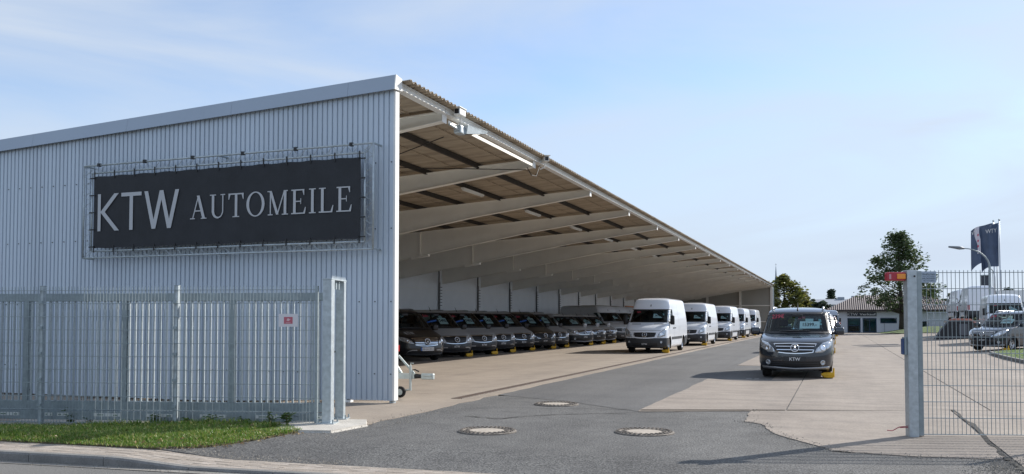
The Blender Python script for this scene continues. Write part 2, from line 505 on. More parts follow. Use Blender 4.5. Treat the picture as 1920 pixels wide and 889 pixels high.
for i in range(len(cols_)-1):
    x0, x1 = cols_[i]+gp, cols_[i+1]-gp
    for j in range(len(rows_)-1):
        if i == 0 and j == 0:
            pp = rag((x0,22.33),(x0,J1(x0)+gp),16,0.025) + [(x0,J1(x0)+gp),(x1,J1(x1)+gp),(x1,22.33)]
            sheet('yard_slab', pp, 0.010, M_conc, skirt=0.03, parent=yard)
            sheet('yard_slab', [(-1.53,22.36),(x1,22.36),(x1,29.19),(-1.53,29.19)], 0.010, M_conc, skirt=0.03, parent=yard)
            continue
        ya = (J1(x0)+gp, J1(x1)+gp) if j == 0 else (rows_[j]+gp,)*2
        yb = rows_[j+1]-gp
        if ya[1] > yb: continue
        sheet('yard_slab', [(x0,ya[0]),(x1,ya[1]),(x1,yb),(x0,yb)], 0.010, M_conc, XS, YS, skirt=0.03, parent=yard)
# thin slab sliver left of the first ragged piece
sheet('yard_slab', [G(1195,771.5), G(1404,771), G(1406,768.5), G(1202,768.2)], 0.010, M_conc, skirt=0.02, parent=yard)

# cracks in the asphalt
def strip(name, pts, w, z, m):
    b = MB(); L = []
    for i, p in enumerate(pts):
        q = pts[min(i+1,len(pts)-1)]; r = pts[max(i-1,0)]
        dx, dy = q[0]-r[0], q[1]-r[1]; l = math.hypot(dx,dy) or 1
        ww = w*rnd.uniform(0.4,1.3)
        L.append(((p[0]-dy/l*ww/2, p[1]+dx/l*ww/2, zg(*p)+z), (p[0]+dy/l*ww/2, p[1]-dx/l*ww/2, zg(*p)+z)))
    vs = [v for pr in L for v in pr]
    b.add(vs, [(2*i,2*i+1,2*i+3,2*i+2) for i in range(len(pts)-1)])
    return tag(b.build(name, m), kind='structure')
def poly_px(pp, n=8, amp=0.03):
    out = []
    P = [G(*p) for p in pp]
    for a, b in zip(P[:-1], P[1:]): out += rag(a, b, n, amp)
    return out + [P[-1]]
strip('asphalt_crack', poly_px([(872,780),(936,785),(985,780),(1040,777),(1140,775),(1290,771)]), 0.035, 0.009, M_crack)
strip('asphalt_crack', poly_px([(925,764),(1010,765),(1185,767)]), 0.016, 0.009, M_crack)
strip('asphalt_crack', poly_px([(1880,858),(1900,872),(1925,893)]), 0.07, 0.0145, M_crack)
strip('asphalt_crack', poly_px([(1782,769),(1830,806),(1878,856)]), 0.05, 0.0145, M_crack)

# worn lane dashes
for a, b in (((1398,711),(1408,711)),((1413,711),(1422,711))):
    p, q = G(*a), G(*b)
    m_ = MB(); m_.add([(p[0],p[1]-0.06,0.012),(q[0],q[1]-0.06,0.012),(q[0],q[1]+0.06,0.012),(p[0],p[1]+0.06,0.012)],[(0,1,2,3)])
    tag(m_.build('lane_mark', mat('worn_mark',(0.5,0.5,0.48),0.9)), kind='structure')

# pavement with pavers and kerbstones
def pz(x): return -0.068*sm((x+7.6)/1.3)
pave = thing('pavement', None, None); pave['kind'] = 'structure'
bed = MB()
xs_ = [-13+0.3*i for i in range(44)]
vs = []
for x in xs_: vs += [(x, kerb_y(x)+0.10, pz(x)-0.012), (x, back_y(x), pz(x)-0.012)]
bed.add(vs, [(2*i,2*i+2,2*i+3,2*i+1) for i in range(len(xs_)-1)])
bed.build('paver_bed', M_crack, pave)
cnt = 0
extra = MB()
rows = 8
for r_ in range(rows):
    t0 = r_ / rows; t1 = (r_+1)/rows
    x = -10.6 + (r_ % 2)*0.10 + rnd.uniform(-0.02,0.02)
    if r_ % 3 == 2: x += 0.05
    while x < -2.9:
        L = 0.208
        xa, xb = x+0.003, x+L-0.003
        ds = rnd.uniform(-0.002,0.002)
        def P(xx, t):
            ya = kerb_y(xx)+0.115; yb = back_y(xx)
            return lerp(ya, yb, t)
        gap = 0.007 if True else 0
        ya0, ya1 = P(xa,t0)+gap*0.6, P(xb,t0)+gap*0.6
        yb0, yb1 = P(xa,t1)-gap*0.6, P(xb,t1)-gap*0.6
        za, zb = pz(xa)+ds, pz(xb)+ds
        b = MB()
        b.add([(xa,ya0,za-0.03),(xb,ya1,zb-0.03),(xb,yb1,zb-0.03),(xa,yb0,za-0.03),(xa,ya0,za),(xb,ya1,zb),(xb,yb1,zb),(xa,yb0,za)],
              [(4,5,6,7),(0,1,5,4),(1,2,6,5),(2,3,7,6),(3,0,4,7)])
        if cnt < 290 and x > -9.6:
            b.build('paver', rnd.choice([M_paver, M_paver, M_paver2]), pave); cnt += 1
        else: extra.add(b.v, b.f)
        x += L
if extra.v: extra.build('paver_field', M_paver, pave)['kind'] = 'stuff'
kerb = thing('kerb', None, None); kerb['kind'] = 'structure'
x = -12.6
stones = [-12.6,-11.6,-10.6,-9.55,-8.52,-7.52,-6.45,-5.45,-4.45,-3.45,-2.45,-1.45,-0.45]
for xa, xb in zip(stones[:-1], stones[1:]):
    b = MB(); n = 6
    xa += 0.004; xb -= 0.004
    vs = []
    for i in range(n+1):
        xx = lerp(xa, xb, i/n); y = kerb_y(xx); z = pz(xx)+0.004
        vs += [(xx,y-0.002,-0.13),(xx,y,z-0.02),(xx,y+0.02,z),(xx,y+0.108,z+0.001),(xx,y+0.108,-0.13)]
    fs = []
    for i in range(n):
        for j in range(4): fs.append((i*5+j, i*5+j+1, (i+1)*5+j+1, (i+1)*5+j))
    fs += [(0,1,2,3,4), tuple(n*5+j for j in range(5))]
    b.add(vs, fs); b.build('kerbstone', M_kerb, kerb)
gt = MB()
vs = []
for x in xs_: vs += [(x, kerb_y(x)-0.13, -0.094), (x, kerb_y(x)-0.002, -0.094)]
gt.add(vs, [(2*i,2*i+2,2*i+3,2*i+1) for i in range(len(xs_)-1)])
gt.build('gutter_strip', mat('gutter_concrete',(0.27,0.255,0.23),0.9,var=0.15,scale=4,bump=0.3,bscale=50,fine=0.2), kerb)

# ------------------------------------------------------------------ verge with grass
def vz(x,y): return zg(x,y) + 0.022
verge_poly = [(-14,back_y(-14)),(-7.35,back_y(-7.35))] + grass_edge + [(-7.2,10.25),(-9.5,9.80),(-11.3,9.35),(-14,8.65)]
tag(sheet('verge', verge_poly, 0.012, M_soil, [-14+0.4*i for i in range(18)], [7.5+0.3*i for i in range(10)],
      zf=lambda x,y: vz(x,y)-0.012, skirt=0.3), kind='structure')
def in_poly(x, y, P):
    c = False; n = len(P); j = n-1
    for i in range(n):
        if (P[i][1] > y) != (P[j][1] > y) and x < (P[j][0]-P[i][0])*(y-P[i][1])/(P[j][1]-P[i][1])+P[i][0]: c = not c
        j = i
    return c
L_grass = leaf_mat('grass_blades', (0.075,0.17,0.014), (0.135,0.25,0.028), (0.38,0.34,0.13), 0.45)
L_dry = leaf_mat('dry_leaves', (0.16,0.085,0.03), (0.28,0.19,0.09), (0.40,0.33,0.2), 0.15)
gb = MB()
nb = 0
while nb < 42000:
    x = rnd.uniform(-12.6,-6.7); y = rnd.uniform(7.5,10.3)
    jx, jy = rnd.gauss(0,0.03), rnd.gauss(0,0.03)
    if not in_poly(x+jx,y+jy,verge_poly): continue
    nb += 1
    tuft = 0.5+0.5*math.sin(x*3.1+1.3*math.sin(y*4.2))*math.cos(y*3.7+x*1.1)
    edge = sm((y-back_y(x))/0.35)
    h = (0.035+0.05*tuft*rnd.random()+0.03*rnd.random())*(0.55+0.45*edge)
    if y > 9.25+0.22*(x+11.6)*0.9: h *= 1.25
    if x > -7.3: h *= 0.55
    a = rnd.uniform(0,6.283); w = rnd.uniform(0.004,0.008)
    lx, ly = rnd.gauss(0,0.35)*h, rnd.gauss(0,0.35)*h
    dx, dy = math.cos(a)*w, math.sin(a)*w; z = vz(x,y)-0.005
    gb.v += [(x-dx,y-dy,z),(x+dx,y+dy,z),(x+dx*0.7+lx*0.5,y+dy*0.7+ly*0.5,z+h*0.65),(x-dx*0.7+lx*0.5,y-dy*0.7+ly*0.5,z+h*0.65),(x+lx*1.3,y+ly*1.3,z+h)]
    i = len(gb.v)-5
    gb.f += [(i,i+1,i+2,i+3),(i+3,i+2,i+4)]
tag(gb.build('grass', L_grass, fix=False), kind='stuff')
dl = MB()
for k in range(620):
    while True:
        x = rnd.uniform(-12,-6.6); y = rnd.uniform(7.6,10.1)
        if rnd.random() < 0.6:
            x = rnd.uniform(-7.7,-6.45); y = rnd.uniform(7.9,9.9)
            if in_poly(x-0.16,y,verge_poly): break
        if in_poly(x,y,verge_poly): break
    z = vz(x,y)+rnd.uniform(0.0,0.05)*(1 if x < -7.4 else 0.25) if in_poly(x,y,verge_poly) else zg(x,y)+0.012; s_ = rnd.uniform(0.012,0.03)
    a = rnd.uniform(0,6.28); rm = Matrix.Rotation(a,3,'Z') @ Matrix.Rotation(rnd.gauss(0,0.5),3,'X') @ Matrix.Rotation(rnd.gauss(0,0.4),3,'Y')
    vs = [Vector((x,y,z)) + rm @ Vector(q) for q in ((-s_,0,0),(0,-s_*0.55,0.004),(s_,0,0),(0,s_*0.55,0.006))]
    dl.add(vs, [(0,1,2,3)])
tag(dl.build('fallen_leaves', L_dry, fix=False), kind='stuff')

L_weed = leaf_mat('weed_leaves', (0.04,0.08,0.018), (0.075,0.14,0.03), (0.14,0.20,0.06), 0.35)
M_stem = mat('weed_stem', (0.12,0.12,0.05), 0.8)
def weed(px, py, h, spread, n, label, m=L_weed, ls=0.035):
    x, y = G(px, py, -0.05)
    t = thing('weed', label, 'plant', (x,y,vz(x,y)))
    st = MB(); lv = MB()
    for k in range(max(5, n//12)):
        a = rnd.uniform(0,6.28); r = spread*rnd.random()
        tip = Vector((math.cos(a)*r, math.sin(a)*r*0.6, h*rnd.uniform(0.6,1)))
        st.tube([(0,0,-0.03), tip*0.5+Vector((0,0,h*0.1)), tip], [0.005,0.004,0.002], 4)
        for q in range(12):
            f = rnd.uniform(0.1,1.05); c = tip*f + Vector((rnd.gauss(0,0.02),rnd.gauss(0,0.02),h*0.1*(1-f)))
            s_ = ls*rnd.uniform(0.5,1.2)
            rm = Matrix.Rotation(rnd.uniform(0,6.28),3,'Z') @ Matrix.Rotation(rnd.uniform(-1,1),3,'X')
            lv.add([c + rm @ Vector(v) for v in ((0,0,0),(s_,-s_*0.35,0.3*s_),(2*s_,0,0.1*s_),(s_,s_*0.35,0.3*s_))], [(0,1,2,3)])
    st.build('stem', M_stem, t); lv.build('leaf_cluster', m, t, fix=False)['kind'] = 'stuff'
    return t
weed(137,792,0.27,0.17,150,'dark bushy weed growing at the foot of the mesh fence, by the second post')
weed(292,797,0.14,0.16,80,'low bright green tuft in front of the mesh fence near the thick middle post')
weed(172,793,0.15,0.14,60,'sparse pale weed beside the dark bushy one at the fence foot')
weed(352,800,0.11,0.12,50,'small leafy weed right of the middle fence post')
weed(395,802,0.13,0.10,50,'leafy weed on the grass edge under the fence centre')
weed(508,806,0.20,0.09,70,'upright weed at the grass edge just left of the gate footing', ls=0.03)
weed(540,806,0.20,0.11,90,'broad leaved weed touching the corner of the concrete gate footing', ls=0.04)
weed(455,803,0.10,0.16,60,'flat dark weed patch left of the gate footing')

# grit along the broken edges and in the gutter
gr = MB()
def grit(x, y, s_):
    z = zg(x,y)+0.012 if y > back_y(x) else (pz(x)+0.002 if y > kerb_y(x)+0.01 else -0.092)
    a = rnd.uniform(0,6.28); o = len(gr.v)
    for k in range(3): gr.v.append((x+s_*math.cos(a+2.1*k), y+s_*math.sin(a+2.1*k), z-0.002))
    gr.v.append((x,y,z+s_*0.9)); gr.f.extend([(o,o+1,o+3),(o+1,o+2,o+3),(o+2,o,o+3)])
for k in range(520):
    p, q = rnd.choice(list(zip(left[:-1],left[1:]))); t = rnd.random()
    grit(lerp(p[0],q[0],t)+rnd.gauss(0,0.10), lerp(p[1],q[1],t)+rnd.gauss(-0.05,0.09), rnd.uniform(0.003,0.011))
for k in range(500):
    x = rnd.uniform(-6.4,-5.9); grit(x+rnd.gauss(0,0.1), rnd.uniform(9.4,13), rnd.uniform(0.003,0.010))
for k in range(900):
    x, y = G(rnd.gauss(1880,35), rnd.gauss(876,9)); grit(x, y, rnd.uniform(0.003,0.012))
for k in range(700):
    x = rnd.uniform(-10,-4); grit(x, kerb_y(x)-abs(rnd.gauss(0,0.09))-0.01, rnd.uniform(0.002,0.008))
for k in range(900):
    x = rnd.uniform(-7.6,-5.0); grit(x, back_y(x)+abs(rnd.gauss(0,0.16)), rnd.uniform(0.002,0.009))
tag(gr.build('grit', mat('grit_stone',(0.26,0.235,0.20),0.9,var=0.4,scale=20), fix=False), kind='stuff')

# ------------------------------------------------------------------ manhole covers
def manhole(px, py, label):
    x, y = G(px, py); z = zg(x,y)
    t = thing('manhole_cover', label, 'manhole cover', (x,y,z), rnd.uniform(0,1), 'manhole covers in the asphalt')
    b = MB(); b.lathe([(0.395,-0.05),(0.395,0.012),(0.375,0.020),(0.33,0.020),(0.325,0.012),(0.315,0.012),(0.31,-0.05)], 40)
    b.build('frame_ring', M_iron, t)
    b = MB(); b.lathe([(0.308,-0.05),(0.308,0.019),(0.235,0.019),(0.23,0.012),(0.2295,-0.05)], 40)
    b.build('cover_ring', M_iron, t)
    b = MB(); b.lathe([(0.2285,-0.04),(0.2285,0.016),(0.0005,0.018)], 40)
    b.build('concrete_fill', mat('cover_concrete',(0.41,0.36,0.30),0.9,var=0.15,scale=6,bump=0.2), t)
    for k in range(36):
        a = 2*math.pi*k/36
        q = MB(); q.cbox((0.352*math.cos(a),0.352*math.sin(a),0.025), 0.032, 0.030, 0.012, Matrix.Rotation(a,3,'Z'))
        q.build('stud', M_iron, t)
    for k in range(24):
        a = 2*math.pi*k/24
        q = MB(); q.cbox((0.272*math.cos(a),0.272*math.sin(a),0.023), 0.04, 0.03, 0.01, Matrix.Rotation(a,3,'Z'))
        q.build('stud', M_iron, t)
    return t
manhole(914,808,'round manhole cover with pale concrete fill nearest the concrete gate footing')
manhole(1207,810,'round manhole cover with pale fill in front of the ragged concrete edge')
manhole(1043,758,'round manhole cover farthest back, alone beside the drain line on the lane')
# ------------------------------------------------------------------ open car shed
GY, EX, BX = 13.75, -7.41, -20.9
FR0, BAY, NF = 15.9, 5.6, 18
FEND = FR0 + BAY*(NF-1) + 0.9
def zr(x): return 5.86 + 0.047*(x-EX)
def zbt(x): return 5.75 + 0.060*(x-EX)
shed = thing('vehicle_shed', 'long open grey metal shed with a corrugated roof sheltering rows of vans', 'shed', (-14.2, GY, 0))
def S(b, name, m, smooth=False): return b.build(name, m, shed, smooth=smooth, world=True)

# gable cladding: trapezoidal sheets
PIT = 0.1085; NR = 10
def clad_sheet(x1, x0, y, zlo, ztop, name, m, face=-1, parent=shed):
    pts = []; x = x1
    k = 0
    while x > x0 + 1e-4:
        for dx, dy in ((0,0),(0.074,0),(0.081,0.026),(0.1015,0.026)):
            if x-dx < x0: break
            pts.append((x-dx, y-face*dy*1.0))
        x -= PIT
    pts.append((max(x, x0), y))
    b = MB(); vs = []
    for (px_, py_) in pts: vs += [(px_,py_,zlo if not callable(zlo) else zlo(px_)), (px_,py_,ztop(px_))]
    b.add(vs, [(2*i,2*i+1,2*i+3,2*i+2) for i in range(len(pts)-1)])
    return b.build(name, m, parent, world=True, fix=False)
x = EX - 0.03; i = 0
while x > BX + 0.05:
    xe = max(x - PIT*NR, BX)
    clad_sheet(x, xe - 0.02, GY + (0.003 if i % 2 else 0), lambda q: 0.055+zg(q,GY-0.3), lambda q: zr(q)-0.19, 'cladding_sheet', M_clad)
    x = xe; i += 1
# screws
b = MB()
for z in (0.53, 1.83, 3.15, 4.35):
    x = EX - 0.068
    while x > BX:
        if z < zr(x)-0.3: b.cbox((x,GY-0.006,z),0.018,0.014,0.018)
        x -= PIT*3
S(b,'cladding_screws',M_black)['kind'] = 'stuff'
# backing rails behind the cladding (seen from inside)
for z in (0.53, 1.83, 3.15, 4.35):
    b = MB(); b.box(BX,EX-0.03,GY+0.035,GY+0.11,z-0.06,z+0.06); S(b,'cladding_rail',M_beam)
# verge trim in lengths
segs = [EX+0.02, -8.35, -10.95, -13.55, -16.15, -18.75, BX-0.1]
for k, (xa, xb) in enumerate(zip(segs[:-1], segs[1:])):
    xa -= 0.002; xb += 0.002
    b = MB()
    def sec(xx):
        t = zr(xx)
        return [(GY-0.10,t-0.215),(GY-0.055,t+0.055),(GY+0.16,t+0.055),(GY+0.16,t-0.02),(GY-0.03,t-0.02),(GY-0.07,t-0.215)]
    vs = [(xa,yy,zz) for yy,zz in sec(xa)] + [(xb,yy,zz) for yy,zz in sec(xb)]
    n = 6
    b.add(vs, [(j,(j+1)%n,n+(j+1)%n,n+j) for j in range(n)] + [tuple(range(n)), tuple(range(2*n-1,n-1,-1))])
    S(b,'verge_trim',M_trim)
b = MB(); t = zr(EX)
b.prism([(GY-0.102,t-0.218),(GY-0.057,t+0.058),(GY+0.17,t+0.03),(GY+0.19,t-0.19)],'x',EX+0.02,EX+0.045); S(b,'trim_end_cap',M_white)
# corner flashing
b = MB(); b.box(EX-0.028,EX+0.012,GY-0.012,GY+0.13,0.06,zr(EX)-0.22); S(b,'corner_flashing',M_white)
b = MB(); b.box(EX-0.11,EX-0.03,GY+0.03,GY+0.13,0.0,5.45); S(b,'gable_post',M_galv)
for xx in (-9.0,-13.0,-17.0):
    b = MB(); b.box(xx-0.06,xx+0.06,GY+0.12,GY+0.24,0,zr(xx)-0.25); S(b,'gable_post',M_beam)
b = MB(); b.box(-8.45,-8.3,GY+0.0,GY+0.1,0.0,0.06); S(b,'gable_foot',M_white)

# roof sheets
wv = 0.177; nw = 6; ns = 8
XA, XB = EX+0.21, BX-0.25
b = MB(); top = []; 
npt = nw*ns+3
for side, dz in ((0,0.0),(1,-0.012)):
    for xx in (XA, lerp(XA,XB,0.5), XB):
        for q in range(npt):
            yy = q*wv/ns
            b.v.append((xx, yy, zr(xx) + 0.026*math.sin(2*math.pi*q/ns) + dz - 0.012))
def vid(s_,r_,q): return (s_*3+r_)*npt+q
for q in range(npt-1):
    for r_ in range(2):
        b.f.append((vid(0,r_,q),vid(0,r_,q+1),vid(0,r_+1,q+1),vid(0,r_+1,q)))
        b.f.append((vid(1,r_,q),vid(1,r_+1,q),vid(1,r_+1,q+1),vid(1,r_,q+1)))
    b.f.append((vid(0,0,q),vid(1,0,q),vid(1,0,q+1),vid(0,0,q+1)))
me_rs = b.mesh('roof_sheet', smooth=False, fix=False); me_rs.materials.append(M_roofs)
yy = GY+0.17; k = 0
while yy < FEND:
    o = link('roof_sheet', me_rs, None, shed, (-shed.location.x, yy-shed.location.y, 0.004*(k % 2)))
    yy += wv*nw; k += 1
# underside lining boards: seam strips across the sheets
# purlins
for k in range(8):
    xx = -9.05 - 1.55*k
    b = MB(); zt = zr(xx)-0.048
    b.box(xx-0.035,xx+0.035,GY+0.2,FEND,zt-0.13,zt)
    S(b,'purlin',M_purlin)
for k in range(8):
    xx = -8.25 - 1.55*k; zt = zr(xx)-0.05
    b = MB(); b.box(xx-0.012,xx+0.012,GY+0.2,FEND,zt-0.012,zt); S(b,'sheet_lap_strip',M_roofs)

# cantilever frames
def beam_mesh():
    b = MB()
    tipx = EX-0.04
    P = [(tipx,zbt(tipx)),(tipx,zbt(tipx)-0.21),(-11.4,5.02),(BX+0.25,3.50),(BX+0.25,zbt(BX+0.25))]
    b.prism([(p[0],p[1]) for p in P],'y',-0.008,0.008)
    for (p,q,up) in ((P[0],P[4],1),(P[1],P[2],-1),(P[2],P[3],-1)):
        b.add([(p[0],-0.09,p[1]),(p[0],0.09,p[1]),(q[0],0.09,q[1]),(q[0],-0.09,q[1]),
               (p[0],-0.09,p[1]-0.016*up),(p[0],0.09,p[1]-0.016*up),(q[0],0.09,q[1]-0.016*up),(q[0],-0.09,q[1]-0.016*up)],
              [(0,1,2,3),(4,7,6,5),(0,4,5,1),(1,5,6,2),(2,6,7,3),(3,7,4,0)])
    xs = -16.4
    zz = lerp(P[2][1],3.5,(xs+11.4)/(BX+0.25+11.4))
    b.box(xs-0.02,xs+0.02,-0.075,0.075,zz+0.005,zbt(xs)-0.02)
    b.add([(xs-0.4,-0.08,zz-0.145),(xs+0.4,-0.08,zz-0.03),(xs+0.4,0.08,zz-0.03),(xs-0.4,0.08,zz-0.145),
           (xs-0.4,-0.08,zz-0.10+0.04),(xs+0.4,-0.08,zz+0.055),(xs+0.4,0.08,zz+0.055),(xs-0.4,0.08,zz-0.10+0.04)],
          [(0,3,2,1),(4,5,6,7),(0,1,5,4),(1,2,6,5),(2,3,7,6),(3,0,4,7)])
    return b.mesh('beam')
me_beam = beam_mesh(); me_beam.materials.append(M_beam)
b = MB(); tipx = EX-0.04
b.box(tipx,tipx+0.014,-0.1,0.1,zbt(tipx)-0.23,zbt(tipx)+0.01); me_end = b.mesh('beam_end_plate'); me_end.materials.append(M_white)
b = MB(); b.box(BX+0.02,BX+0.09,-0.012,0.012,0,4.6); b.box(BX+0.09,BX+0.105,-0.06,0.06,0,3.6)
me_col = b.mesh('column'); me_col.materials.append(mat('column_paint',(0.14,0.14,0.135),0.6,var=0.1,scale=2))
for k in range(NF):
    y = FR0 + BAY*k - shed.location.y
    for nm, me in (('beam',me_beam),('beam_end_plate',me_end),('column',me_col)):
        link(nm, me, None, shed, (-shed.location.x, y, 0))
# eave fascia channel, bay by bay
ys = [GY+0.19] + [FR0+BAY*k for k in range(NF)] + [FEND]
for ya, yb in zip(ys[:-1], ys[1:]):
    b = MB(); z1 = zr(EX)-0.045
    b.box(EX-0.02,EX-0.005,ya+0.01,yb-0.01,z1-0.125,z1)
    b.box(EX-0.005,EX+0.05,ya+0.01,yb-0.01,z1-0.012,z1)
    b.box(EX-0.005,EX+0.05,ya+0.01,yb-0.01,z1-0.125,z1-0.113)
    b.box(EX-0.12,EX-0.02,ya+0.01,yb-0.01,z1-0.125,z1-0.113)
    S(b,'eave_channel',M_white)
# light strip rail under the eave in the first full bay
b = MB(); b.box(EX-0.02,EX-0.005,FR0+0.15,FR0+BAY-0.1,5.53,5.60); S(b,'eave_rail',M_beam)
# rear wall, one panel per bay
yw = [GY+0.05] + [FR0+BAY*k for k in range(NF)] + [FEND]
for ya, yb in zip(yw[:-1], yw[1:]):
    b = MB(); b.box(BX-0.12,BX,ya+0.01,yb-0.01,0,zr(BX)-0.15); S(b,'rear_wall_panel',M_wall)
    for z in (1.6,3.2):
        b = MB(); b.box(BX,BX+0.006,ya+0.06,yb-0.06,z-0.006,z+0.006); S(b,'panel_joint',M_beam)
# climbing pegs on the columns
for k in range(0,NF):
    b = MB()
    for q in range(7): b.box(BX+0.10,BX+0.13,FR0+BAY*k+0.06,FR0+BAY*k+0.26,2.3+q*0.17,2.33+q*0.17)
    S(b,'column_pegs',M_purlin)
# far gable: cladding, posts
x = EX-0.05
while x > BX+0.05:
    xe = max(x-PIT*NR*1.5, BX); clad_sheet(x,xe,FEND+0.1,0.0,lambda q: zr(q)-0.1,'far_cladding_sheet',M_far); x = xe
for xx in (EX-0.12,-11.3,-15.4,-19.3):
    b = MB(); b.box(xx-0.14,xx+0.14,FEND-0.2,FEND+0.06,0,zr(xx)-0.3); S(b,'far_gable_post',M_beam)
for z in (1.3,3.3):
    b = MB(); b.box(BX,EX-0.3,FEND-0.03,FEND+0.06,z-0.07,z+0.07); S(b,'far_gable_rail',M_beam)
b = MB(); b.tube([(EX+0.1,FEND+0.05,0),(EX+0.1,FEND+0.05,5.5)],0.06,8); S(b,'downpipe',M_galv)
b = MB(); b.box(EX-0.1,EX+0.05,FEND-0.02,FEND+0.12,0,5.6); S(b,'far_corner_post',M_white)
# tie rods and hanging wires
for (a,c,r_) in (((-7.6,FR0+0.3,5.3),(-15.0,FR0+BAY-0.2,5.1),0.012),((-7.6,FR0+BAY-0.2,5.45),(-15,FR0+0.2,5.2),0.012),
                 ((-10.6,FR0+1.1,5.45),(-10.6,FR0+1.12,4.35),0.010),((-7.6,GY+0.3,5.45),(-15,FR0-0.2,5.2),0.012)):
    b = MB(); b.tube([a,c],r_,5); S(b,'tie_rod',M_purlin)
b = MB()
b.tube([(EX+0.02,FR0+BAY-0.7,5.42),(EX+0.05,FR0+BAY-0.45,5.25),(EX+0.06,FR0+BAY-0.1,5.28),(EX+0.06,FR0+BAY+0.2,5.62)],0.012,5)
S(b,'cable',M_black)

# tube lights under the roof
def tube_light(y0, label, x=-10.4, L=1.6):
    z = zr(x)-0.32
    t = thing('tube_light', label, 'tube light', (x,y0,z), 0, 'tube lights hung under the shed roof')
    b = MB(); b.rbox(-0.05,0.05,0,L,0,0.06,0.015); b.build('light_body', M_white, t)
    b = MB()
    for s_ in (-0.025,0.025): b.tube([(s_,0.05,-0.016),(s_,L-0.05,-0.016)],0.016,8)
    b.build('tube', mat('lamp_tube',(0.75,0.75,0.72),0.3), t, smooth=True)
    b = MB()
    for q in (0.25,L-0.25): b.tube([(0,q,0.07),(0,q,0.2)],0.01,5)
    b.build('hanger', M_purlin, t)
names = ['in the first bay beside the hanging rod','in the second bay, behind the second beam','in the third bay, behind the third beam','in the fourth bay from the gable wall','in the fifth bay from the gable wall','in the sixth bay from the gable wall','in the seventh bay from the gable wall']
for k in range(7):
    lb = ('white tube light under the shed roof ' + names[k]) if k < 7 else ''
    tube_light(FR0 + BAY*k + 2.0 - (1.3 if k == 0 else 0), lb)

# cameras and floodlight on the eave
def eave_camera(y, label, turn):
    t = thing('security_camera', label, 'camera', (EX+0.16,y,5.70), turn, 'security cameras on the eave')
    b = MB(); b.rbox(-0.07,0.07,-0.16,0.16,0.02,0.16,0.02); b.build('housing', M_white, t)
    b = MB(); b.rbox(-0.09,0.09,-0.21,0.15,0.162,0.182,0.006); b.build('sun_shield', M_white, t)
    b = MB(); b.rbox(-0.05,0.05,-0.168,-0.158,0.04,0.14,0.004); b.build('lens_window', M_black, t)
    b = MB(); b.tube([(0,0.05,0.02),(0,0.08,-0.1),(-0.12,0.1,-0.16)],0.018,6); b.build('bracket', M_white, t)
eave_camera(FR0+0.35,'white security camera on the eave at the first roof beam, facing the street',0.0)
eave_camera(FR0+BAY+0.35,'white security camera on the eave at the second roof beam, with black cable',0.6)
t = thing('floodlight','grey floodlight on a short arm under the shed eave by the first beam','floodlight',(EX+0.06,FR0+0.15,5.50),R(0))
b = MB(); b.tube([(-0.05,0,0.02),(0.03,0.28,-0.04)],0.028,8); b.build('arm', M_galv, t)
b = MB(); b.rbox(-0.08,0.1,0.26,0.52,-0.12,0.06,0.03); b.build('gear_box', M_galv, t)
b = MB(); b.add([(-0.15,0.46,0.08),(0.17,0.46,0.08),(0.30,1.25,0.10),(-0.22,1.25,0.10),(-0.12,0.46,-0.10),(0.14,0.46,-0.10),(0.28,1.22,0.04),(-0.20,1.22,0.04)],
   [(0,1,2,3),(4,7,6,5),(0,4,5,1),(1,5,6,2),(2,6,7,3),(3,7,4,0)]); b.build('reflector_hood', M_galv, t)
b = MB(); b.add([(-0.13,0.48,-0.108),(0.15,0.48,-0.108),(0.27,1.2,0.032),(-0.19,1.2,0.032)],[(0,3,2,1)]); b.build('glass_pane', mat('flood_glass',(0.45,0.55,0.53),0.15,coat=1), t)

# ------------------------------------------------------------------ banner sign on the gable
SY = GY - 0.30
sign = thing('banner_sign','large black banner sign with KTW AUTOMEILE in grey letters in a metal truss frame','sign',(-11.05,SY,2.76))
def SB(b, name, m, smooth=False): return b.build(name, m, sign, smooth=smooth, world=True)
sx0, sx1, sz0, sz1 = -14.17, -7.94, 2.955, 4.42
b = MB(); nx, nz = 132, 14
vs = []
for j in range(nz+1):
    for i in range(nx+1):
        u, w = i/nx, j/nz
        sag = 0.012*math.sin(u*math.pi*22)*(abs(w-0.5)*2)**3
        vs.append((lerp(sx0,sx1,u), SY + 0.010*abs(math.sin(u*9+w*2))*math.sin(w*math.pi) + 0.008*abs(math.sin(u*math.pi*11))*abs(w*2-1)**2, lerp(sz0,sz1,w) + sag*0.6))
b.add(vs, [(j*(nx+1)+i, j*(nx+1)+i+1, (j+1)*(nx+1)+i+1, (j+1)*(nx+1)+i) for j in range(nz) for i in range(nx)])
o = b
bs = [(sx0,SY+0.006,sz0),(sx1,SY+0.006,sz0),(sx1,SY+0.006,sz1),(sx0,SY+0.006,sz1)]
b.build('banner_cloth', M_banner, sign, world=True, fix=False)
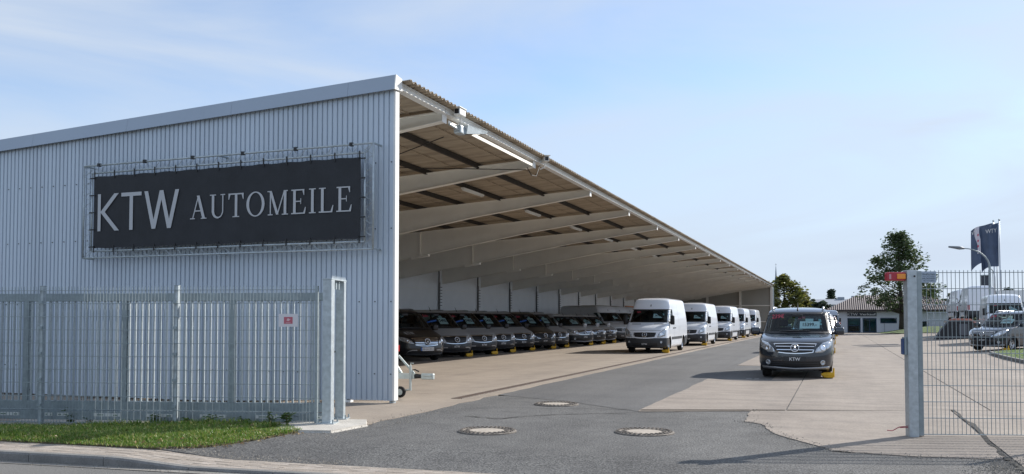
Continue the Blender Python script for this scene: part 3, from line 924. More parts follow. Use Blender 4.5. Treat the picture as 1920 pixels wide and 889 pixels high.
# letters
class Glyph:
    def __init__(s): s.b = MB(); s.k = 0
    def poly(s, pts):
        y = SY - 0.010 - 0.0008*s.k; s.k += 1
        s.b.add([(p[0], y, p[1]) for p in pts], [tuple(range(len(pts)))]); return s
    def stroke(s, x0,z0,x1,z1,w):            # stroke with horizontal width w
        return s.poly([(x0-w/2,z0),(x0+w/2,z0),(x1+w/2,z1),(x1-w/2,z1)])
    def rect(s, x0,z0,x1,z1): return s.poly([(x0,z0),(x1,z0),(x1,z1),(x0,z1)])
    def ring(s, cx,cz,ro,rz,ri,riz,a0,a1,n=20,io=0.0):
        for i in range(n):
            a, c = lerp(a0,a1,i/n), lerp(a0,a1,(i+1)/n)
            y = SY-0.010-0.0008*s.k
            s.b.add([(cx+ro*math.cos(a),y,cz+rz*math.sin(a)),(cx+ro*math.cos(c),y,cz+rz*math.sin(c)),(cx+io+ri*math.cos(c),y,cz+riz*math.sin(c)),(cx+io+ri*math.cos(a),y,cz+riz*math.sin(a))],[(0,1,2,3)])
        s.k += 1; return s
    def done(s, ox, oz, k):
        s.b.v = [(ox+v[0]*k, v[1], oz+v[2]*k) for v in s.b.v]
        return s.b.build('letter', M_blet, sign, world=True, fix=False)
def serif(ch):
    g = Glyph(); TK, TN, SF = 0.125, 0.055, 0.042
    def foot(x, z, w, up=True): g.rect(x-w/2, z if up else z-SF, x+w/2, z+SF if up else z)
    if ch == 'A':
        g.stroke(0.10,0,0.40,1.0,TN); g.stroke(0.69,0,0.385,1.0,TK+0.02); g.rect(0.2,0.32,0.58,0.32+0.05); foot(0.10,0,0.26); foot(0.69,0,0.30); W = 0.84
    elif ch == 'U':
        g.rect(0.12,0.32,0.12+TK,1); g.rect(0.66,0.32,0.66+TN,1); g.ring(0.4175,0.32,0.2975,0.335,0.2075,0.27,math.pi,2*math.pi,20,0.035); foot(0.18,1,0.32,False); foot(0.69,1,0.24,False); W = 0.84
    elif ch == 'T':
        g.rect(0.32,0,0.32+TK,1); g.rect(0.0,0.945,0.765,1.0); foot(0.383,0,0.34); g.poly([(0,1),(0.0,0.74),(0.03,0.74),(0.10,0.95)]); g.poly([(0.765,1),(0.765,0.74),(0.735,0.74),(0.665,0.95)]); W = 0.765
    elif ch == 'O':
        g.ring(0.45,0.5,0.45,0.52,0.315,0.47,0,2*math.pi,36); W = 0.9
    elif ch == 'M':
        g.rect(0.12,0,0.12+TN,1); g.stroke(0.15,1,0.49,0.02,TK); g.stroke(0.49,0.02,0.83,1,TN); g.rect(0.80,0,0.80+TK,1); foot(0.147,0,0.24); foot(0.865,0,0.30); foot(0.11,1,0.2,False); foot(0.90,1,0.2,False); W = 1.02
    elif ch == 'E':
        g.rect(0.09,0,0.09+TK,1); g.rect(0.0,0.95,0.62,1); g.rect(0.0,0,0.66,0.05); g.rect(0.2,0.49,0.47,0.535); g.poly([(0.62,1),(0.62,0.76),(0.59,0.76),(0.53,0.95)]); g.poly([(0.66,0),(0.70,0.27),(0.665,0.27),(0.58,0.05)]); g.rect(0.445,0.40,0.475,0.63); W = 0.70
    elif ch == 'I':
        g.rect(0.10,0,0.10+TK,1); foot(0.163,0,0.32); foot(0.163,1,0.32,False); W = 0.325
    elif ch == 'L':
        g.rect(0.10,0,0.10+TK,1); foot(0.163,1,0.32,False); g.rect(0.0,0,0.63,0.05); g.poly([(0.63,0),(0.68,0.29),(0.645,0.29),(0.55,0.05)]); W = 0.68
    return g, W
txt = 'AUTOMEILE'; cap = 0.455
tot = sum(serif(c)[1] for c in txt)
xL, xR = atY(356,SY), atY(659,SY)
gapw = ((xR-xL)/cap - tot)/(len(txt)-1)
xx = xL
for c in txt:
    g, w = serif(c); g.done(xx, 3.448, cap); xx += (w+gapw)*cap
def X_(px): return atY(px, SY)
zt, zb_, sw = 4.055, 3.30, 0.088
g = Glyph(); k0 = X_(181); k1 = X_(221)
g.rect(k0,zb_,k0+sw*0.9,zt); g.stroke(k0+sw+0.02,(zt+zb_)/2-0.01,k1-0.07,zt,sw*1.35); g.stroke(k0+sw+0.03,(zt+zb_)/2+0.02,k1-0.05,zb_,sw*1.35); g.done(0,0,1)
g = Glyph(); t0_, t1_ = X_(225), X_(263); g.rect(t0_,zt-sw*0.85,t1_,zt); g.rect((t0_+t1_)/2-sw/2,zb_,(t0_+t1_)/2+sw/2,zt-sw*0.85); g.done(0,0,1)
g = Glyph(); w0,w1 = X_(268)+0.05, X_(334)-0.05; q = (w1-w0)/4
for (a,c) in ((0,1),(2,1),(2,3),(4,3)):
    za, zc = zt, zb_
    g.stroke(w0+q*a, za, w0+q*c, zc, sw*1.05)
g.done(0,0,1)
# truss frame: two tube rectangles and zigzag braces
ox0, ox1, oz0, oz1 = -14.47, -7.70, 2.765, 4.66
ix0, ix1, iz0, iz1 = -14.25, -7.87, 2.90, 4.50
def tube_rect(x0,x1,z0,z1,y,r_,nm):
    for a, c in (((x0,y,z0),(x1,y,z0)),((x0,y,z1),(x1,y,z1)),((x0,y,z0),(x0,y,z1)),((x1,y,z0),(x1,y,z1))):
        b = MB(); b.tube([a,c],r_,8); SB(b,nm,M_galv,True)
tube_rect(ox0,ox1,oz0,oz1,SY+0.03,0.019,'frame_tube')
tube_rect(ix0,ix1,iz0,iz1,SY+0.03,0.019,'frame_tube')
b = MB()
def zig(p, q, u, v, n):
    for i in range(n):
        a = lerp(p, q, i/n) if False else Vector(p).lerp(Vector(q), i/n)
        c = Vector(u).lerp(Vector(v), (i+0.5)/n); e = Vector(p).lerp(Vector(q), (i+1)/n)
        b.tube([a,c],0.006,4); b.tube([c,e],0.006,4)
y_ = SY+0.03; yr = SY+0.20
for (zo, zi) in ((oz0,iz0),(oz1,iz1)):
    zig((ox0,y_,zo),(ox1,y_,zo),(ox0,y_,zi),(ox1,y_,zi),24)
for (xo, xi) in ((ox0,ix0),(ox1,ix1)):
    zig((xo,y_,oz0),(xo,y_,oz1),(xi,y_,oz0),(xi,y_,oz1),9)
SB(b,'truss_braces',M_galv)['kind'] = 'stuff'
for i in range(13):
    xx = lerp(sx0+0.02,sx1-0.02,i/12)
    for z0_, z1_ in ((sz1-0.05,iz1+0.03),(iz0-0.03,sz0+0.05)):
        b = MB(); b.box(xx-0.012,xx+0.012,SY-0.012,SY+0.0,z0_,z1_); SB(b,'banner_tie',M_black)
for j in range(5):
    z = lerp(sz0+0.03,sz1-0.03,j/4)
    for x0_, x1_ in ((ix0-0.03,sx0+0.04),(sx1-0.04,ix1+0.03)):
        b = MB(); b.box(x0_,x1_,SY-0.012,SY+0.0,z-0.012,z+0.012); SB(b,'banner_tie',M_black)
for i in range(6):
    xx = lerp(ox0+0.4,ox1-0.45,i/5); b = MB(); b.box(xx-0.03,xx+0.03,SY+0.0,SY+0.06,oz1-0.03,oz1+0.035); SB(b,'wall_clamp',M_black)
for xx in (ox0,(ox0+ox1)/2,ox1):
    for z in (oz0,oz1):
        b = MB(); b.tube([(xx,SY+0.03,z),(xx,GY+0.02,z)],0.02,6); SB(b,'wall_bracket',M_galv)

# ------------------------------------------------------------------ mesh fence and sliding gate on the left
FA = R(14.2); fs_, fc_ = math.sin(FA), math.cos(FA)
FP = (-6.9, 10.6)
fence = thing('mesh_fence','galvanised double wire mesh fence with posts along the verge','fence',(FP[0],FP[1],-0.055),FA)
def flx(px): return online(px, FP, (fc_, fs_))
xl = -8.6
b = MB(); b.box(-0.003,0.003,-0.003,0.003,0.04,2.03); b.add([(-0.007,-0.003,2.03),(0.007,-0.003,2.03),(0,0,2.06)],[(0,1,2)])
me_w = b.mesh('vertical_wire'); me_w.materials.append(M_galvd)
x = xl
while x < -0.06:
    link('vertical_wire', me_w, None, fence, (x,0,0)); x += 0.05
posts = [flx(77), flx(329)]
bounds = [xl] + posts + [-0.03]
for k in range(11):
    z = 0.05 + 0.194*k
    for xa, xb in zip(bounds[:-1], bounds[1:]):
        b = MB()
        for yy in (-0.008,0.008): b.box(xa,xb,yy-0.0045,yy+0.0045,z-0.004,z+0.004)
        b.build('horizontal_wire', M_galvd, fence)
for q, xx in enumerate(posts):
    b = MB(); b.rbox(xx-0.032,xx+0.032,0.012,0.075,-0.1,2.05,0.006); b.build('post', M_galv, fence)
    b = MB(); b.rbox(xx-0.036,xx+0.036,0.010,0.08,2.05,2.062,0.004); b.build('post_cap', M_galvd, fence)
    for z in (0.3,0.68,1.06,1.44,1.82):
        b = MB(); b.box(xx-0.03,xx+0.03,-0.018,0.012,z-0.02,z+0.02); b.build('mesh_clamp', M_galvd, fence)
b = MB(); b.box(-0.075,-0.035,-0.02,0.03,0.08,2.04); b.build('end_bar', M_galvd, fence)
# red and white notice
no = thing('notice_sign','small white notice with a red square wired to the mesh fence','sign',(0,0,0),FA)
xa, xb = flx(524), flx(560)
no.location = (FP[0]+fc_*(xa+xb)/2, FP[1]+fs_*(xa+xb)/2, 1.495)
hw = (xb-xa)/2
b = MB(); b.box(-hw,hw,-0.024,-0.016,-0.092,0.092); b.build('plate', mat('notice_white',(0.68,0.66,0.68),0.5), no)
b = MB(); b.box(-hw*0.45,hw*0.45,-0.027,-0.0245,-0.05,0.048); b.build('red_square', mat('notice_red',(0.50,0.13,0.17),0.6), no)
b = MB(); b.lathe([(0.02,-0.0285),(0.0005,-0.0285)],12,'y',(0,0,0.008)); b.add([(-0.03,-0.0288,-0.004),(0.0,-0.0288,-0.008),(0.034,-0.0288,0.012),(0.03,-0.0288,0.02)],[(0,1,2,3)]); b.box(-0.035,0.035,-0.0285,-0.0275,-0.038,-0.032); b.build('printed_mark', mat('notice_pale',(0.7,0.5,0.52),0.6), no)

# gate footing slab and fence strip footing
fp = MB()
P_ = [(-7.05,9.72),(-6.72,9.80),(-6.27,9.92),(-6.20,10.75),(-6.48,11.25),(-7.4,11.05),(-7.4,10.35)]
fp.prism(P_,'z',-0.1,0.035)
foot = fp.build('gate_footing', M_foot); bm = bmesh.new(); bm.from_mesh(foot.data); bmesh.ops.bevel(bm, geom=[e for e in bm.edges if all(v.co.z > 0 for v in e.verts)], offset=0.03, segments=3, affect='EDGES'); bm.to_mesh(foot.data); bm.free()
tag(foot,'low concrete footing slab carrying the twin gate posts','footing')
sf = MB(); sf.box(-5.0,-0.95,-0.16,0.95,-0.2,-0.045)
st_ = sf.build('fence_footing', M_foot, None, loc=(FP[0],FP[1],0)); st_.rotation_euler.z = FA
tag(st_,'long flat concrete strip under the sliding gate','footing')
# sliding gate
gate = thing('sliding_gate','grey metal sliding gate with upright pickets parked behind the mesh fence','gate',(FP[0],FP[1],-0.06),FA)
gy = 0.30
b = MB(); b.rbox(-8.6,-0.02,gy-0.03,gy+0.03,1.84,1.96,0.006); b.build('top_rail', M_galvd, gate)
b = MB(); b.rbox(-8.6,0.04,gy-0.03,gy+0.03,0.215,0.345,0.006); b.build('bottom_rail', M_galvd, gate)
b = MB(); b.rbox(-8.6,0.06,gy-0.06,gy+0.06,0.065,0.205,0.008); b.build('track_beam', M_galvd, gate)
b = MB(); b.rbox(-0.0145,0.0145,-0.014,0.014,0.345,1.84,0.005); me_p = b.mesh('picket'); me_p.materials.append(M_galv)
for k in range(86): link('picket', me_p, None, gate, (-0.12-0.098*k, gy, 0))
for px_ in (20,207,413):
    xx = flx(px_)+0.06
    b = MB(); b.rbox(xx-0.045,xx+0.045,gy-0.034,gy+0.034,0.345,1.84,0.006); b.build('gate_stile', M_galvd, gate)
    for z in (0.5,0.9,1.3,1.7):
        q = MB(); q.cbox((xx+0.05,gy,z),0.012,0.02,0.02); q.build('stile_bolt', M_black, gate)
b = MB(); b.rbox(-0.045,0.045,gy-0.036,gy+0.036,0.16,1.97,0.006); b.build('end_stile', M_galvd, gate)
b = MB(); b.tube([(-0.02,gy-0.05,1.1),(0.12,gy-0.05,1.1)],0.012,6); b.tube([(0.12,gy-0.05,1.1),(0.15,gy-0.12,1.1)],0.018,6); b.build('lock_lever', M_black, gate)
for pa, pb in ((-30,10),(58,72),(81,103),(151,201),(251,302),(352,402),(458,512),(570,596)):
    xa, xb = flx(pa)+0.09, flx(pb)+0.09
    b = MB(); b.box(xa,xb,gy-0.0665,gy-0.0625,0.12,0.168); lb = b.build('sticker', mat('sticker_white',(0.62,0.64,0.62),0.6), gate)
    q = MB(); q.box(lerp(xa,xb,0.12),lerp(xa,xb,0.36),gy-0.0685,gy-0.067,0.136,0.15); q.box(lerp(xa,xb,0.74),lerp(xa,xb,0.9),gy-0.0685,gy-0.067,0.132,0.148); q.build('sticker_print', mat('sticker_ink',(0.12,0.2,0.13),0.6), lb)
# roller carriages under the gate
for px_ in (278,585):
    xx = flx(px_)+0.05
    x, y = FP[0]+fc_*xx-fs_*gy, FP[1]+fs_*xx+fc_*gy
    t = thing('roller_carriage','steel roller carriage on the ground under the sliding gate, ' + ('near the thick middle post' if px_ < 400 else 'beside the gate footing'),'gate roller',(x,y,-0.045 if px_ < 400 else 0.035),FA)
    b = MB(); b.box(-0.16,0.16,-0.09,0.09,0,0.012); b.build('base_plate', M_galvd, t)
    for dx in (-0.11,0.11):
        b = MB(); b.lathe([(0.012,-0.03),(0.05,-0.03),(0.05,0.03),(0.012,0.03)],12,'y',(dx,0,0.06)); b.build('roller', M_black, t)
    b = MB(); b.box(-0.15,0.15,0.04,0.05,0.012,0.1); b.box(-0.15,0.15,-0.05,-0.04,0.012,0.1); b.build('carriage_plate', M_galvd, t)
t = MB(); xx = flx(575)
t.tube([(xx-0.45,0.3,0.10),(xx-0.5,0.3,0.06),(xx-0.4,0.3,0.04),(xx-0.1,0.28,0.045),(xx+0.1,0.27,0.05)],0.012,6)
t.tube([(xx-0.35,0.25,0.12),(xx-0.2,0.25,0.09),(xx-0.05,0.26,0.12)],0.012,6)
cb = t.build('loose_cable', M_black, None, loc=(FP[0],FP[1],0)); cb.rotation_euler.z = FA
tag(cb,'loose black cable lying on the concrete strip under the gate end','cable')
# twin guide posts
gp_ = thing('gate_guide_posts','pair of tall galvanised gate posts joined by a spiked head plate','gate post',(FP[0],FP[1],0.035),FA)
for (ya, yb) in ((-0.09,0.06),(0.50,0.60)):
    b = MB(); b.rbox(0.06,0.19,ya,yb,0,2.035,0.008); b.build('post', M_galv, gp_)
    b = MB(); b.box(0.0,0.25,ya-0.05,yb+0.05,0,0.014); b.build('base_plate', M_galv, gp_)
    for dx, dy in ((0.02,ya-0.03),(0.23,ya-0.03),(0.02,yb+0.03),(0.23,yb+0.03)):
        b = MB(); b.lathe([(0.0005,0.05),(0.012,0.05),(0.012,0.0)],8,'z',(dx,dy,0.014)); b.build('anchor_bolt', M_galvd, gp_)
b = MB(); b.box(0.055,0.195,-0.095,0.605,2.036,2.055); b.build('head_plate', M_galv, gp_)
b = MB()
for k in range(14):
    yy = -0.05+0.047*k
    b.add([(0.185,yy-0.012,2.055),(0.185,yy+0.012,2.055),(0.191,yy,2.055),(0.187,yy,2.105)],[(0,1,3),(1,2,3),(2,0,3)])
b.build('spike_strip', M_galv, gp_)
b = MB(); b.cbox((0.12,0.27,1.97),0.05,0.06,0.12); b.build('guide_roller', M_galvd, gp_); b = MB(); b.cbox((0.12,0.40,1.97),0.05,0.05,0.12); b.build('guide_roller', M_galvd, gp_)

# ------------------------------------------------------------------ right mesh fence with strike post
RP = (0.862, 12.23); RA = R(17.0); rs_, rc_ = math.sin(RA), math.cos(RA)
rf = thing('mesh_fence','galvanised wire mesh fence panel right of the gateway','fence',(RP[0],RP[1],0),RA)
def rlx(px): return online(px, RP, (rc_, rs_))
b = MB(); b.box(-0.003,0.003,-0.003,0.003,0.03,2.14); me_w2 = b.mesh('vertical_wire'); me_w2.materials.append(M_galvd)
x = 0.24
while x < 6.4:
    link('vertical_wire', me_w2, None, rf, (x,0,0)); x += 0.052
for k in range(11):
    z = 0.035+0.2075*k
    b = MB()
    for yy in (-0.008,0.008): b.box(0.17,6.45,yy-0.0045,yy+0.0045,z-0.004,z+0.004)
    b.build('horizontal_wire', M_galvd, rf)
b = MB(); b.box(2.72,2.78,0.012,0.07,0,2.16); b.build('post', M_galv, rf)
sp = thing('strike_post','thick galvanised gate post at the right side of the gateway','gate post',(RP[0],RP[1],0),RA)
b = MB(); b.rbox(-0.03,0.09,-0.08,0.06,0.0,2.14,0.006); b.build('post', M_galv, sp)
b = MB(); b.rbox(0.098,0.165,-0.05,0.03,0.02,2.13,0.006); b.build('side_channel', M_galvd, sp)
b = MB(); b.rbox(-0.062,-0.032,-0.05,0.05,1.05,1.28,0.006); b.build('latch_box', M_galvd, sp)
b = MB(); b.box(-0.082,-0.064,-0.03,0.03,1.06,1.26); b.build('latch_face', mat('latch_blue',(0.04,0.08,0.2),0.4), sp)
b = MB(); b.tube([(0.06,-0.081,2.06),(0.06,-0.088,2.06)],0.012,8); b.build('bolt', M_black, sp)
wl = thing('warning_lamp','red and amber warning lamp box on the side of the right gate post','warning lamp',(RP[0]-0.03*rc_,RP[1]-0.03*rs_,2.06),RA)
b = MB(); b.rbox(-0.24,-0.004,-0.05,0.05,-0.055,0.055,0.012); b.build('red_housing', mat('lamp_red',(0.42,0.03,0.05),0.4), wl)
b = MB(); b.rbox(-0.118,-0.008,-0.062,-0.047,-0.034,0.034,0.006); b.build('amber_lens', M_orange, wl)
b = MB(); b.box(-0.215,-0.19,-0.0535,-0.0505,-0.035,0.03); b.build('pale_label', mat('pale_red',(0.6,0.3,0.33),0.6), wl)
gs = thing('gate_sign','small grey maker plate on the mesh beside the right gate post','sign',(RP[0],RP[1],0),RA)
xa, xb = rlx(1727), rlx(1755)
b = MB(); b.box(xa,xb,-0.022,-0.014,1.98,2.125); b.build('plate', mat('plate_blue',(0.36,0.43,0.52),0.4,metal=0.3), gs)
for txt_, hh, zz in (('Wolff & Hahn',0.026,2.088),('Zaun- und Toranlagen',0.012,2.062),('HILDESHEIM',0.022,2.034),('TEL 0512188422',0.015,2.004)):
    vs, fs2, w = text2d(txt_, hh); k = min(1, (xb-xa)*0.86/w)
    b = MB(); b.add([((xa+xb)/2+v[0]*k,-0.0235,zz+v[1]) for v in vs], fs2); b.build('sign_text', M_ink, gs, fix=False)
rc = MB(); rc.tube([(-0.03,-0.02,0.14),(-0.15,-0.05,0.13),(-0.25,-0.1,0.09),(-0.33,-0.14,0.10)],0.006,5); rc.tube([(-0.03,-0.02,0.12),(-0.14,-0.05,0.125)],0.006,5)
o = rc.build('red_cable', M_red, None, loc=(RP[0],RP[1],0)); o.rotation_euler.z = RA
tag(o,'short red cable sticking out at the foot of the right gate post','cable')
# ------------------------------------------------------------------ vans
class Shape:
    """Body surface of a van: at each height a rounded plan outline. x forward from the front axle, y left, z up."""
    def __init__(s, ctrl, n=2.4, Lr=0.16):
        s.n = n; s.Lr = Lr
        T = []
        m = len(ctrl)
        for i in range(m-1):
            p0 = ctrl[max(i-1,0)]; p1 = ctrl[i]; p2 = ctrl[i+1]; p3 = ctrl[min(i+2,m-1)]
            k = 4
            for q in range(k):
                t = q/k
                row = []
                for a,b,c,d_ in zip(p0,p1,p2,p3):
                    v = 0.5*((2*b)+(-a+c)*t+(2*a-5*b+4*c-d_)*t*t+(-a+3*b-3*c+d_)*t**3)
                    lo, hi = min(b,c), max(b,c); row.append(max(lo,min(hi,v)))
                T.append(tuple(row))
        T.append(tuple(ctrl[-1])); s.T = T
    def at(s, z):
        T = s.T
        if z <= T[0][0]: return T[0][1:]
        for a, b in zip(T[:-1], T[1:]):
            if a[0] <= z <= b[0]:
                t = (z-a[0])/((b[0]-a[0]) or 1)
                return tuple(lerp(p,q,t) for p,q in zip(a[1:],b[1:]))
        return T[-1][1:]
    def front(s, y, z):
        xf, w, xr, L = s.at(z)
        u = min(0.999, abs(y)/w)
        return Vector((xf - L*(1-(1-u**s.n)**(1/s.n)), y, z))
    def rear(s, y, z):
        xf, w, xr, L = s.at(z); u = min(0.999, abs(y)/w)
        return Vector((xr + s.Lr*(1-(1-u**3)**(1/3)), y, z))
    def side(s, x, z, sg=1):
        xf, w, xr, L = s.at(z); y = w
        if x > xf-L:
            u = min(1.0, (x-(xf-L))/L); y = w*(1-u**s.n)**(1/s.n)
        elif x < xr+s.Lr:
            u = min(1.0, ((xr+s.Lr)-x)/s.Lr); y = w*(1-u**3)**(1/3)
        return Vector((x, sg*y, z))
def patch(fn, bot, top, nu, nv, off, edge=0.02, b=None):
    """grid between a bottom and a top polyline (in surface coordinates), lifted off the surface, with a rim"""
    def pl(P, t):
        m = len(P)-1; f = t*m; i = min(int(f), m-1); u = f-i
        return (lerp(P[i][0],P[i+1][0],u), lerp(P[i][1],P[i+1][1],u))
    def nrm(a, c):
        e = 0.01
        p = fn(a,c); n_ = (fn(a+e,c)-p).cross(fn(a,c+e)-p)
        if n_.length < 1e-9: return Vector((0,0,1))
        return n_.normalized()
    b = b or MB(); g = []; base = len(b.v)
    ctr = fn(*pl(bot,0.5))
    sgn = None
    for j in range(nv+1):
        row = []
        for i in range(nu+1):
            a = pl(bot,i/nu); c = pl(top,i/nu); q = (lerp(a[0],c[0],j/nv), lerp(a[1],c[1],j/nv))
            p = fn(*q); n_ = nrm(*q)
            if n_.dot(p - Vector((-1.3,0,0.7))) < 0: n_ = -n_
            row.append((p, n_))
        g.append(row)
    for row in g:
        for p, n_ in row: b.v.append(tuple(p + n_*off))
    idx = lambda i,j: base + j*(nu+1)+i
    for j in range(nv):
        for i in range(nu): b.f.append((idx(i,j),idx(i+1,j),idx(i+1,j+1),idx(i,j+1)))
    if edge:
        loop = [(i,0) for i in range(nu+1)] + [(nu,j) for j in range(1,nv+1)] + [(i,nv) for i in range(nu-1,-1,-1)] + [(0,j) for j in range(nv-1,0,-1)]
        k0 = len(b.v)
        for (i,j) in loop:
            p, n_ = g[j][i]; b.v.append(tuple(p + n_*(off-edge)))
        m = len(loop)
        for q in range(m):
            (i,j),(i2,j2) = loop[q], loop[(q+1)%m]
            b.f.append((idx(i,j), k0+q, k0+(q+1)%m, idx(i2,j2)))
    return b
def ringstrip(fn, bot, top, wd, off, n=14):
    """frame that follows the rim of the area between two polylines"""
    def pl(P, t):
        m = len(P)-1; f = t*m; i = min(int(f), m-1); u = f-i
        return Vector((lerp(P[i][0],P[i+1][0],u), lerp(P[i][1],P[i+1][1],u)))
    loop = [pl(bot,i/n) for i in range(n+1)] + [pl(top,i/n) for i in range(n,-1,-1)]
    c = sum(loop, Vector((0,0)))/len(loop)
    hw = max(abs(p.x-c.x) for p in loop); hh = max(abs(p.y-c.y) for p in loop)
    b = MB(); m = len(loop)
    for p in loop:
        q = Vector((c.x+(p.x-c.x)*(1-wd/hw), c.y+(p.y-c.y)*(1-wd/hh)))
        for r_, o_ in ((p,off),(q,off)):
            P0 = fn(r_.x,r_.y); n_ = (fn(r_.x+0.01,r_.y)-P0).cross(fn(r_.x,r_.y+0.01)-P0)
            n_ = n_.normalized() if n_.length > 1e-9 else Vector((1,0,0))
            if n_.dot(P0-Vector((-1.3,0,0.7))) < 0: n_ = -n_
            b.v.append(tuple(P0+n_*o_))
    for i in range(m):
        j = (i+1) % m; b.f.append((2*i,2*j,2*j+1,2*i+1))
    return b
def star(fn, y, z, r, off):
    """round three-armed emblem lying on the front surface"""
    p = fn(y,z); n_ = (fn(y+0.02,z)-p).cross(fn(y,z+0.02)-p).normalized()
    if n_.x < 0: n_ = -n_
    u = Vector((0,0,1)) - n_*n_.z; u.normalize(); v = n_.cross(u)
    c = p + n_*off; b = MB(); N = 20; q = 6; t = r*0.11
    for i in range(N):
        a = 2*math.pi*i/N; d_ = u*math.cos(a)+v*math.sin(a)
        for j in range(q):
            e = 2*math.pi*j/q; b.v.append(tuple(c + d_*(r-t+t*math.cos(e)) + n_*t*math.sin(e)))
    for i in range(N):
        for j in range(q): b.f.append((i*q+j,((i+1)%N)*q+j,((i+1)%N)*q+(j+1)%q,i*q+(j+1)%q))
    for k in range(3):
        a = 2*math.pi*k/3; d_ = u*math.cos(a)+v*math.sin(a); s_ = n_.cross(d_)
        w = r*0.2; o = len(b.v)
        b.v += [tuple(c+s_*w), tuple(c-s_*w), tuple(c+d_*(r-t)), tuple(c+n_*t*1.1)]
        b.f += [(o,o+2,o+3),(o+2,o+1,o+3),(o,o+1,o+2)]
    return b
def text_on(fn, txt, y, z, h, off, mirror=-1, slant=0.0, spacing=1.0, bold=0.0):
    vs, fs, w = text2d(txt, h, spacing, bold)
    b = MB()
    for (a, c) in vs:
        q = (y + a, z + c + slant*a)
        p = fn(*q); n_ = (fn(q[0]+0.02,q[1])-p).cross(fn(q[0],q[1]+0.02)-p).normalized()
        if n_.dot(p - Vector((-1.3,0,0.7))) < 0: n_ = -n_
        b.v.append(tuple(p+n_*off))
    b.f = [tuple(f) for f in fs]
    return b
def pip(x, y, P):
    return in_poly(x, y, P)

def make_wheel(R_, W_):
    t = MB(); t.lathe([(R_*0.62,-W_/2),(R_*0.93,-W_/2),(R_,-W_/2+0.03),(R_,W_/2-0.03),(R_*0.93,W_/2),(R_*0.62,W_/2)],28,'y')
    r_ = MB(); r_.lathe([(0.001,W_/2-0.05),(0.06,W_/2-0.035),(0.075,W_/2-0.055)],16,'y')
    r_.lathe([(R_*0.53,W_/2-0.05),(R_*0.62,W_/2-0.006),(R_*0.645,W_/2-0.012)],28,'y')
    r_.lathe([(R_*0.63,-W_/2+0.02),(R_*0.55,W_/2-0.10),(0.02,W_/2-0.11)],28,'y')
    for k in range(5):
        a = 2*math.pi*k/5; c, s_ = math.cos(a), math.sin(a)
        def q(rr, tt, yy): return (rr*c-tt*s_, yy, rr*s_+tt*c)
        r_.add([q(0.04,-0.035,W_/2-0.05),q(0.04,0.035,W_/2-0.05),q(R_*0.57,0.028,W_/2-0.045),q(R_*0.57,-0.028,W_/2-0.045),
                q(0.04,-0.045,W_/2-0.10),q(0.04,0.045,W_/2-0.10),q(R_*0.57,0.04,W_/2-0.10),q(R_*0.57,-0.04,W_/2-0.10)],
               [(0,1,2,3),(0,4,5,1),(1,5,6,2),(2,6,7,3),(3,7,4,0)])
    return t.mesh('tyre',True), r_.mesh('rim')
WHEELS = {}
